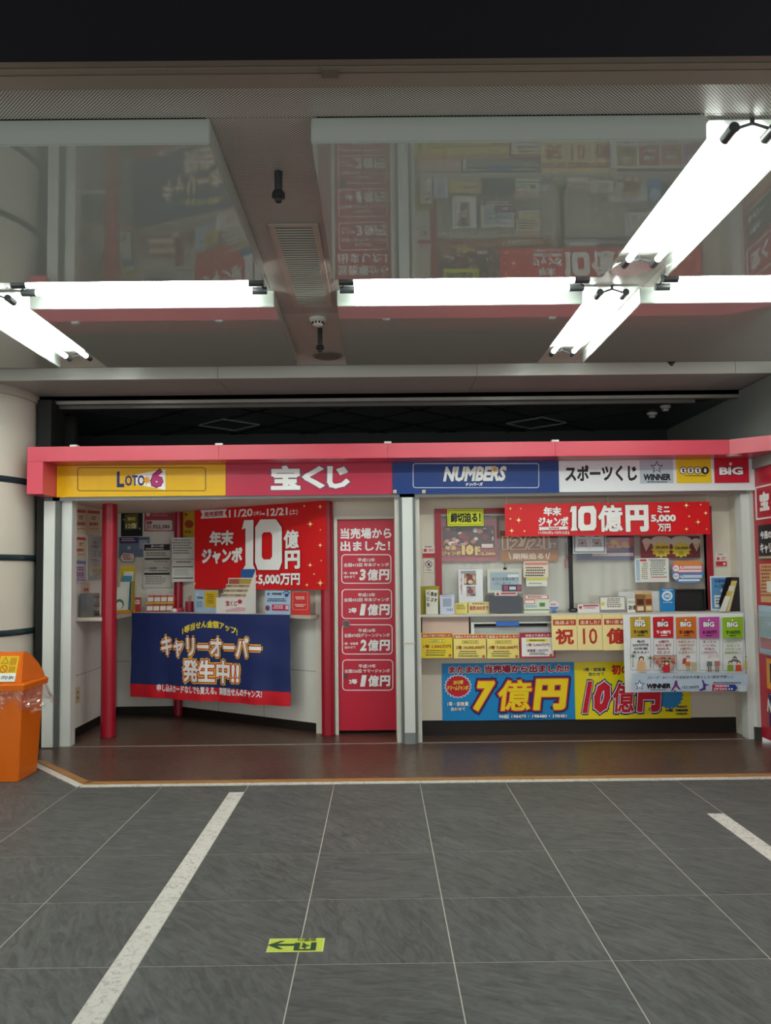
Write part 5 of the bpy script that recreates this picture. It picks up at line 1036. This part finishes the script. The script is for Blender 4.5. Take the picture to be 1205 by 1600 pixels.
# form dispenser with steps
fd = thing('form_dispenser', 'stepped white dispenser of lottery mark sheets', 'dispenser'); PF = RW(.15); u0 = PF.uv(351, 940)[0]; u1 = PF.uv(396, 940)[0]; dep = .115
def rbox(t, name, ua, ub, d0, d1, z0, z1, h, pl=PF, **k): return MB().pslab(pl, (ua, z0, ub, z1), d0, d1).build(name, M(h, **k), t)
fz = CT + .001; rbox(fd, 'front_box', u0, u1, .06, dep, fz, fz + .155, '#e8e0dc')
for i in range(3):
    rbox(fd, 'step', u0 + .012 + i * .012, u1, .06 - .02 * (i + 1), .06 - .02 * i - .001, fz, fz + .195 + i * .045, '#e0d2bc')
    PQ = RW(.06 + .06 - .02 * i); 
    for k in range(4):
        uw = (u1 - u0 - .02 - .012 * i) / 4; ua = u0 + .016 + i * .012 + k * uw; rbox(fd, 'mark_sheet', ua, ua + uw - .006, .0605 - .02 * i, .062 - .02 * i, fz + .165 + i * .045, fz + .187 + i * .045, '#a8927a' if k % 2 else '#8c7c74')
rbox(fd, 'back_rack', u0 + .05, u1 - .005, -.03, -.001, fz, fz + .345, '#dcd4cc'); rbox(fd, 'picture_strip', u0 + .06, u0 + .2, -.001, .001, fz + .285, fz + .335, '#a85a48'); rbox(fd, 'picture_strip', u0 + .2, u1 - .01, -.001, .001, fz + .285, fz + .335, '#b89a4c')
MB().prism([PF.pt(u1, fz, dep), PF.pt(u1, fz, -.03), PF.pt(u1, fz + .42, -.03), PF.pt(u1, fz + .15, dep)], PF.u * .006).build('side_panel', M('#e4e2de', .45), fd)
rbox(fd, 'top_card', u0 + .2, u1 - .006, -.03, -.024, fz + .346, fz + .43, '#2c5f9e')
PFf = RW(.15 + dep); LAY[fd.name] = .001
T(fd, PFf, '宝くじ', (353, 938.5, 371, 947), '#b0304a', .045); E_(fd, PFf, 375, 940, 3.5, 3.5, '#b83448'); G(fd, PFf, [(353, 953), (372, 948.5), (384, 949), (384, 955), (353, 956)], '#dcaeb4', 'pink_wave')
PX = RW(.17); s = rstand('sports_leaflet', 'pale blue sports lottery leaflet with paw mark', 'leaflet', (415, 923, 454, 958), '#aec8e2', .17); T(s, PX, 'WINNER', (425, 926, 441, 929.8), '#1c2440', .06, .1); STAR(s, PX, 420, 928, 3.4, 1.5, 5, '#44588a'); E_(s, PX, 448.5, 930, 3.2, 2.8, '#2a4a86'); 
for q in ((443.8, 926.5), (446.6, 924.3), (450, 924.3), (452.3, 926.5)): E_(s, PX, q[0], q[1], 1.3, 1.5, '#2a4a86', n=8)
SMALL(s, PX, (418, 935, 451, 941), 2, '#3c4a66'); E_(s, PX, 419, 950, 3.6, 4.2, '#8a3c5a'); R(s, PX, (426, 944.5, 452, 954), '#c43a5c'); SMALL(s, PX, (428, 946, 447, 952), 2, '#f0dce2'); R(s, PX, (447.5, 946, 451.5, 952), '#e0d4dc')
PX = RW(.16); s = rstand('red_flyer', 'red flyer with white lines at the right end of the left counter', 'flyer', (455, 925, 484.5, 959), '#d23834', .16); RB(s, PX, (458, 924, 481.5, 953), .6, '#e8a8a0', 3); SMALL(s, PX, (462, 932, 478, 937.5), 2, '#f0d8d4'); SMALL(s, PX, (461, 944, 479, 949), 2, '#f0d8d4')
# socket on the alcove wall
s = board('power_socket', 'small beige power socket on the left alcove wall', 'socket', PLW, (117, 1074, 124, 1098), '#c4b894', d=0, t=.006); R(s, PLW, (119, 1080, 122, 1084), '#8a7f62', 'outlet'); R(s, PLW, (119, 1088, 122, 1092), '#8a7f62', 'outlet')

# ================================================================== RIGHT SIDE KIOSK
XW = 3.29; PRW = Plane((XW, 0, 0), (0, -1, 0))
sw = struct(MB().box(XW, XW + .12, 4.2, 6.94, .03, 2.44).build('wall_side_kiosk', M('#b3182e', .28, 0, .5)), 'red side wall of the neighbouring kiosk')
def rs(y0, y1, z0, z1, d, t, h, name, label, cat): 
    pl = PRW; o = MB().pslab(pl, (-y0, z0, -y1, z1), d, d + t).build(name, M(h, .4), None); tag(o, label, cat); LAY[o.name] = d + t; return o
def zpx(px, py): return PRW.hit(px, py).z
def ypx(px, py=900): return PRW.hit(px, py).y
ye = 5.9
s = rs(ypx(1186), ye, zpx(1195, 811), zpx(1195, 758), .003, .004, '#b8182e', 'side_sign', 'red sign with white border at the right frame edge', 'sign')
y1_, z0, z1 = ypx(1186), zpx(1195, 811), zpx(1195, 758)
def srect(o, pl, ya, yb, za, zb_, h, name): return flat(o, pl, [(-ya, za), (-yb, za), (-yb, zb_), (-ya, zb_)], [(0, 1, 2, 3)], M(h), name)
for b in ((y1_, ye, z1 - .014, z1), (y1_, ye, z0, z0 + .014), (y1_, y1_ - .03, z0, z1)): srect(s, PRW, *b, '#e6dcdc', 'border')
T(s, PRW, '宝', (1188.5, 768, 1204, 798), '#ece8e6', .06); T(s, PRW, 'くじ', (1206, 768, 1240, 798), '#ece8e6', .06)
s = rs(ypx(1188.5), ye, zpx(1196, 874), zpx(1196, 820), .003, .004, '#17141c', 'side_sign', 'black carry-over sign at the right frame edge', 'sign'); T(s, PRW, '今週の', (1189.5, 829, 1207, 842), '#ece8e6', .04); T(s, PRW, 'キャリー', (1189.5, 848, 1215, 864), '#ece8e6', .05); srect(s, PRW, ypx(1188.5), ye, zpx(1196, 873), zpx(1196, 869), '#b0a888', 'gold_line')
s = rs(ypx(1189), ye, zpx(1197, 941), zpx(1197, 881), .003, .004, '#d8a878', 'side_poster', 'orange poster with small print at the right frame edge', 'poster'); SMALL(s, PRW, (1190, 884, 1207, 934), 9, '#a04a34'); srect(s, PRW, ypx(1199), ypx(1215), zpx(1202, 925), zpx(1202, 908), '#e4e0da', 'blank_square')
hb = thing('wall_leaflet_box', 'clear wall box of blue leaflets on the red side wall', 'box'); a, b = ypx(1191.5), ye; z0, z1 = zpx(1198, 1021), zpx(1198, 946)
MB().box(XW - .06, XW - .003, b, a, z0, z0 + .006).build('tray', ACRYL, hb); MB().box(XW - .06, XW - .056, b, a, z0 + .006, z1 - .05).build('front_panel', ACRYL, hb); MB().box(XW - .05, XW - .006, b + .01, a - .01, z0 + .007, z1).build('leaflets', M('#a9c4d6', .5), hb); MB().box(XW - .0515, XW - .0501, b + .01, a - .03, z0 + .05, z0 + .14).build('leaflet_print', M('#c04a5a', .5), hb)
s = rs(ypx(1194), ye, zpx(1199, 1075), zpx(1199, 1028), .003, .004, '#e0982c', 'side_poster', 'amber poster with navy field at the right frame edge', 'poster'); srect(s, PRW, ypx(1199), ye, zpx(1202, 1066), zpx(1202, 1036), '#1c2250', 'navy_field')
s = rs(ypx(1196), ye, zpx(1201, 1134), zpx(1201, 1082), .003, .004, '#15225a', 'side_poster', 'navy poster with white slanted letter near the floor', 'poster'); srect(s, PRW, ypx(1198), ye, zpx(1201, 1084.5), zpx(1201, 1083.2), '#c8d0e0', 'border'); srect(s, PRW, ypx(1198), ye, zpx(1201, 1132.5), zpx(1201, 1131.2), '#c8d0e0', 'border'); T(s, PRW, 'NUMBERS', (1200.5, 1098, 1245, 1120), '#e8eaee', .05, .25)

# ================================================================== FLOOR EXIT MARKER
q = [onz(416, 1490, 0), onz(505, 1486, 0), onz(508, 1466, 0), onz(421, 1468, 0)]
cx = sum(v.x for v in q) / 4; cy = sum(v.y for v in q) / 4; hw = ((q[1] - q[0]).length + (q[2] - q[3]).length) / 4; hh = abs((q[3].y + q[2].y) - (q[0].y + q[1].y)) / 4
PFL = Plane((cx, cy, .0008), (1, 0, 0), (0, 1, 0))
s = MB().pslab(PFL, (-hw, -hh, hw, hh), 0, .0012).build('floor_sticker', M('#d8e48c', .4)); tag(s, 'yellow green exit arrow sticker on the slate floor', 'sticker'); LAY[s.name] = .0012
def FS(vs, h, nm): return flat(s, PFL, vs, [tuple(range(len(vs)))], M(h), nm)
FS([(-hw + .006, -hh + .006), (hw - .006, -hh + .006), (hw - .006, hh - .006), (-hw + .006, hh - .006)], '#ccd94e', 'field')
FS([(-.115, 0), (-.065, hh * .62), (-.045, hh * .62), (-.075, hh * .16), (-.005, hh * .16), (-.005, -hh * .16), (-.075, -hh * .16), (-.045, -hh * .62), (-.065, -hh * .62)], '#234a3a', 'arrow')
x0 = hw - .118
for b in ((x0, x0 + .022), (x0 + .066, x0 + .088)): FS([(b[0], -hh * .7), (b[1], -hh * .7), (b[1], hh * .28), (b[0], hh * .28)], '#234a3a', 'door_pictogram')
FS([(x0, -hh * .84), (x0 + .088, -hh * .84), (x0 + .088, -hh * .7), (x0, -hh * .7)], '#234a3a', 'door_pictogram')
FS([(x0 + .03, .2 * hh), (x0 + .038, .2 * hh), (x0 + .046, -.05 * hh), (x0 + .062, -.2 * hh), (x0 + .058, -.3 * hh), (x0 + .044, -.2 * hh), (x0 + .036, -.45 * hh), (x0 + .028, -.4 * hh), (x0 + .034, -.1 * hh)], '#234a3a', 'runner_pictogram'); FS([(x0 + .044 + .006 * math.cos(i), -.5 * hh + .011 * math.sin(i)) for i in range(6)], '#234a3a', 'runner_pictogram')
PFT = Plane((cx, cy, .0008), (-1, 0, 0), (0, -1, 0))
vs, fs = glyphs('非常口', .02, 0); xm = max(v[0] for v in vs); LAY[s.name] += .0004
flat(s, PFL, [(x0 + .085 - v[0] / xm * .075, hh * .9 - v[1] / .9 * hh * .5, v[2]) for v in vs], fs, M('#234a3a'), 'lettering')

# ================================================================== ORANGE BIN
bn = thing('litter_bin', 'orange plastic litter bin with lid at the left edge', 'bin'); ORG = M('#e06a0c', .35, 0, .4, .04)
f0 = onz(28, 1222, 0); bxr, byf = f0.x, f0.y; bxl, byb = bxr - .46, byf + .36
def loop(g, z, c=.05): 
    x0, x1, y0, y1 = bxl - g, bxr + g, byf - g, byb + g
    return [(x0 + c, y0, z), (x1 - c * .2, y0, z), (x1, y0 + c * .2, z), (x1, y1 - c, z), (x1 - c, y1, z), (x0 + c, y1, z), (x0, y1 - c, z), (x0, y0 + c, z)]
def loft(loops, mat, name, parent, cap=True, smooth=False):
    m = MB(); k = len(loops[0])
    for l in loops: m.v += l
    for j in range(len(loops) - 1): m.f += [(j * k + i, j * k + (i + 1) % k, (j + 1) * k + (i + 1) % k, (j + 1) * k + i) for i in range(k)]
    if cap: m.f += [tuple(range(k - 1, -1, -1)), tuple((len(loops) - 1) * k + i for i in range(k))]
    return m.build(name, mat, parent, smooth=smooth)
loft([loop(0, .003), loop(.012, .2), loop(.03, .66)], ORG, 'body', bn)
loft([loop(.03, .655), loop(.055, .66), loop(.06, .70), loop(.045, .715)], ORG, 'lid_rim', bn)
hx0, hx1 = bxl - .03, bxr + .03
prof = [(byf - .035, .712, 0), (byf + .055, .93, .03), (byf + .14, .925, .035), (byf + .22, .89, .03), (byf + .30, .83, .02), (byf + .36, .765, .01), (byf + .385, .712, 0)]
hd = MB(); k = len(prof)
for sx_ in (0, 1):
    for (y, z, inn) in prof: hd.v.append(((hx0 + inn) if sx_ == 0 else (hx1 - inn), y, z))
hd.f = [(i, i + 1, k + i + 1, k + i) for i in range(k - 1)] + [tuple(range(k - 1, -1, -1)), tuple(range(k, 2 * k)), (0, k, 2 * k - 1, k - 1)]
hd.build('lid_hood', ORG, bn, bevel=.006)
vh = Vector((0, .09, .218)).normalized(); PH = Plane((bxr, byf - .035, .712), (1, 0, 0), vh)
hl = .236; 
def hrect(ua, ub, va, vb, d, h, name, par, rough=.35): return MB().pslab(PH, (ua, va, ub, vb), d, d + .0012).build(name, M(h, rough), par)
st = hrect(-.155, -.018, .012, .205, .003, '#e6b41c', 'sticker', bn); hrect(-.155, -.018, .012, .075, .0045, '#e4e4e0', 'sticker_band', st)
LAY[bn.name] = .0062
def hflat(vs, fs, h, nm): return flat(bn, PH, vs, fs, M(h), nm, d=.0062)
def ring(cx, cy, r0, r1, n, h, nm): 
    a = [(cx + r0 * math.cos(2 * math.pi * i / n + math.pi / 2), cy + r0 * math.sin(2 * math.pi * i / n + math.pi / 2)) for i in range(n)]; b = [(cx + r1 * math.cos(2 * math.pi * i / n + math.pi / 2), cy + r1 * math.sin(2 * math.pi * i / n + math.pi / 2)) for i in range(n)]
    hflat(a + b, [(i, (i + 1) % n, n + (i + 1) % n, n + i) for i in range(n)], h, nm)
ring(-.115, .165, .034, .026, 3, '#5a7a1c', 'recycle_mark'); ring(-.115, .108, .028, .022, 20, '#b0541c', 'no_rubbish_mark'); hflat([(-.138, .124), (-.134, .128), (-.092, .092), (-.096, .088)], [(0, 1, 2, 3)], '#b0541c', 'no_rubbish_mark')
for i in range(4): hflat([(-.075 + i * .012, .135), (-.069 + i * .012, .135), (-.069 + i * .012, .19), (-.075 + i * .012, .19)], [(0, 1, 2, 3)], '#9a6a14', 'sticker_print'); hflat([(-.075 + i * .012, .085), (-.069 + i * .012, .085), (-.069 + i * .012, .125), (-.075 + i * .012, .125)], [(0, 1, 2, 3)], '#9a6a14', 'sticker_print')
vs, fs = glyphs('ITO EN', .04, .15); xm = max(v[0] for v in vs); hflat([(-.12 + v[0] / xm * .09, .032 + v[1] * .03, v[2]) for v in vs], fs, '#1c2430', 'lettering'); hflat([(-.148, .043), (-.136, .052), (-.124, .043), (-.136, .034)], [(0, 1, 2, 3)], '#1c2430', 'logo')
MB().pslab(PH, (-.40, .07, -.175, .215), .002, .006).build('flap', M('#8d8a94', .35), bn)
# plastic bag skirt
random.seed(5); m = MB(); k = 96; rows_ = 9; base = loop(.05, 0)
per = []; tot = 0; segs = []
for i in range(8):
    a, b = Vector(base[i]), Vector(base[(i + 1) % 8]); segs.append((a, b, (b - a).length)); tot += (b - a).length
for i in range(k):
    d_ = tot * i / k
    for a, b, l in segs:
        if d_ <= l: per.append(a + (b - a) * (d_ / l)); break
        d_ -= l
cc = Vector(((bxl + bxr) / 2, (byf + byb) / 2, 0))
ph = [random.uniform(0, 6) for _ in range(6)]
low = [0.13 + .03 * math.sin(i * .35 + ph[0]) + .025 * math.sin(i * .9 + ph[1]) + random.uniform(-.012, .012) for i in range(k)]
for j in range(rows_):
    t_ = j / (rows_ - 1)
    for i in range(k):
        o_ = (per[i] - cc).normalized(); am = .006 + .03 * t_
        dd = am * (math.sin(i * 1.1 + ph[2] + j * .5) + .7 * math.sin(i * .47 + ph[3] - j * .8) + random.uniform(-.5, .5)) * .6 + .012 * t_
        if per[i].x > bxr - .02 and per[i].y > byf + .1: dd += .05 * t_
        p_ = per[i] + o_ * max(dd, -.012 - .0 * t_); m.v.append((p_.x, p_.y, .668 - low[i] * t_))
for j in range(rows_ - 1): m.f += [(j * k + i, j * k + (i + 1) % k, (j + 1) * k + (i + 1) % k, (j + 1) * k + i) for i in range(k)]
m.build('plastic_bag', BAG, bn, smooth=False)['label'] = 'clear crumpled plastic bag'

# ================================================================== origins: every top-level thing sits at its base
bpy.context.view_layer.update()
def shift(o, c):
    if o.type == 'MESH' and o.data.users == 1:
        o.data.transform(Matrix.Translation(-c)); return True
    return False
for o in [x for x in COL.objects if x.parent is None and x.type in ('MESH', 'EMPTY')]:
    if o.location.length > 1e-6: continue
    fam = [o] + list(o.children_recursive); pts = [f.matrix_world @ Vector(b) for f in ([o] if o.type == 'MESH' else fam) if f.type == 'MESH' for b in f.bound_box]
    lo = Vector([min(p[i] for p in pts) for i in range(3)]); hi = Vector([max(p[i] for p in pts) for i in range(3)]); c = Vector(((lo.x + hi.x) / 2, (lo.y + hi.y) / 2, lo.z))
    if o.type == 'MESH': shift(o, c)
    o.location = c
    for ch in o.children: ch.location = ch.location - c
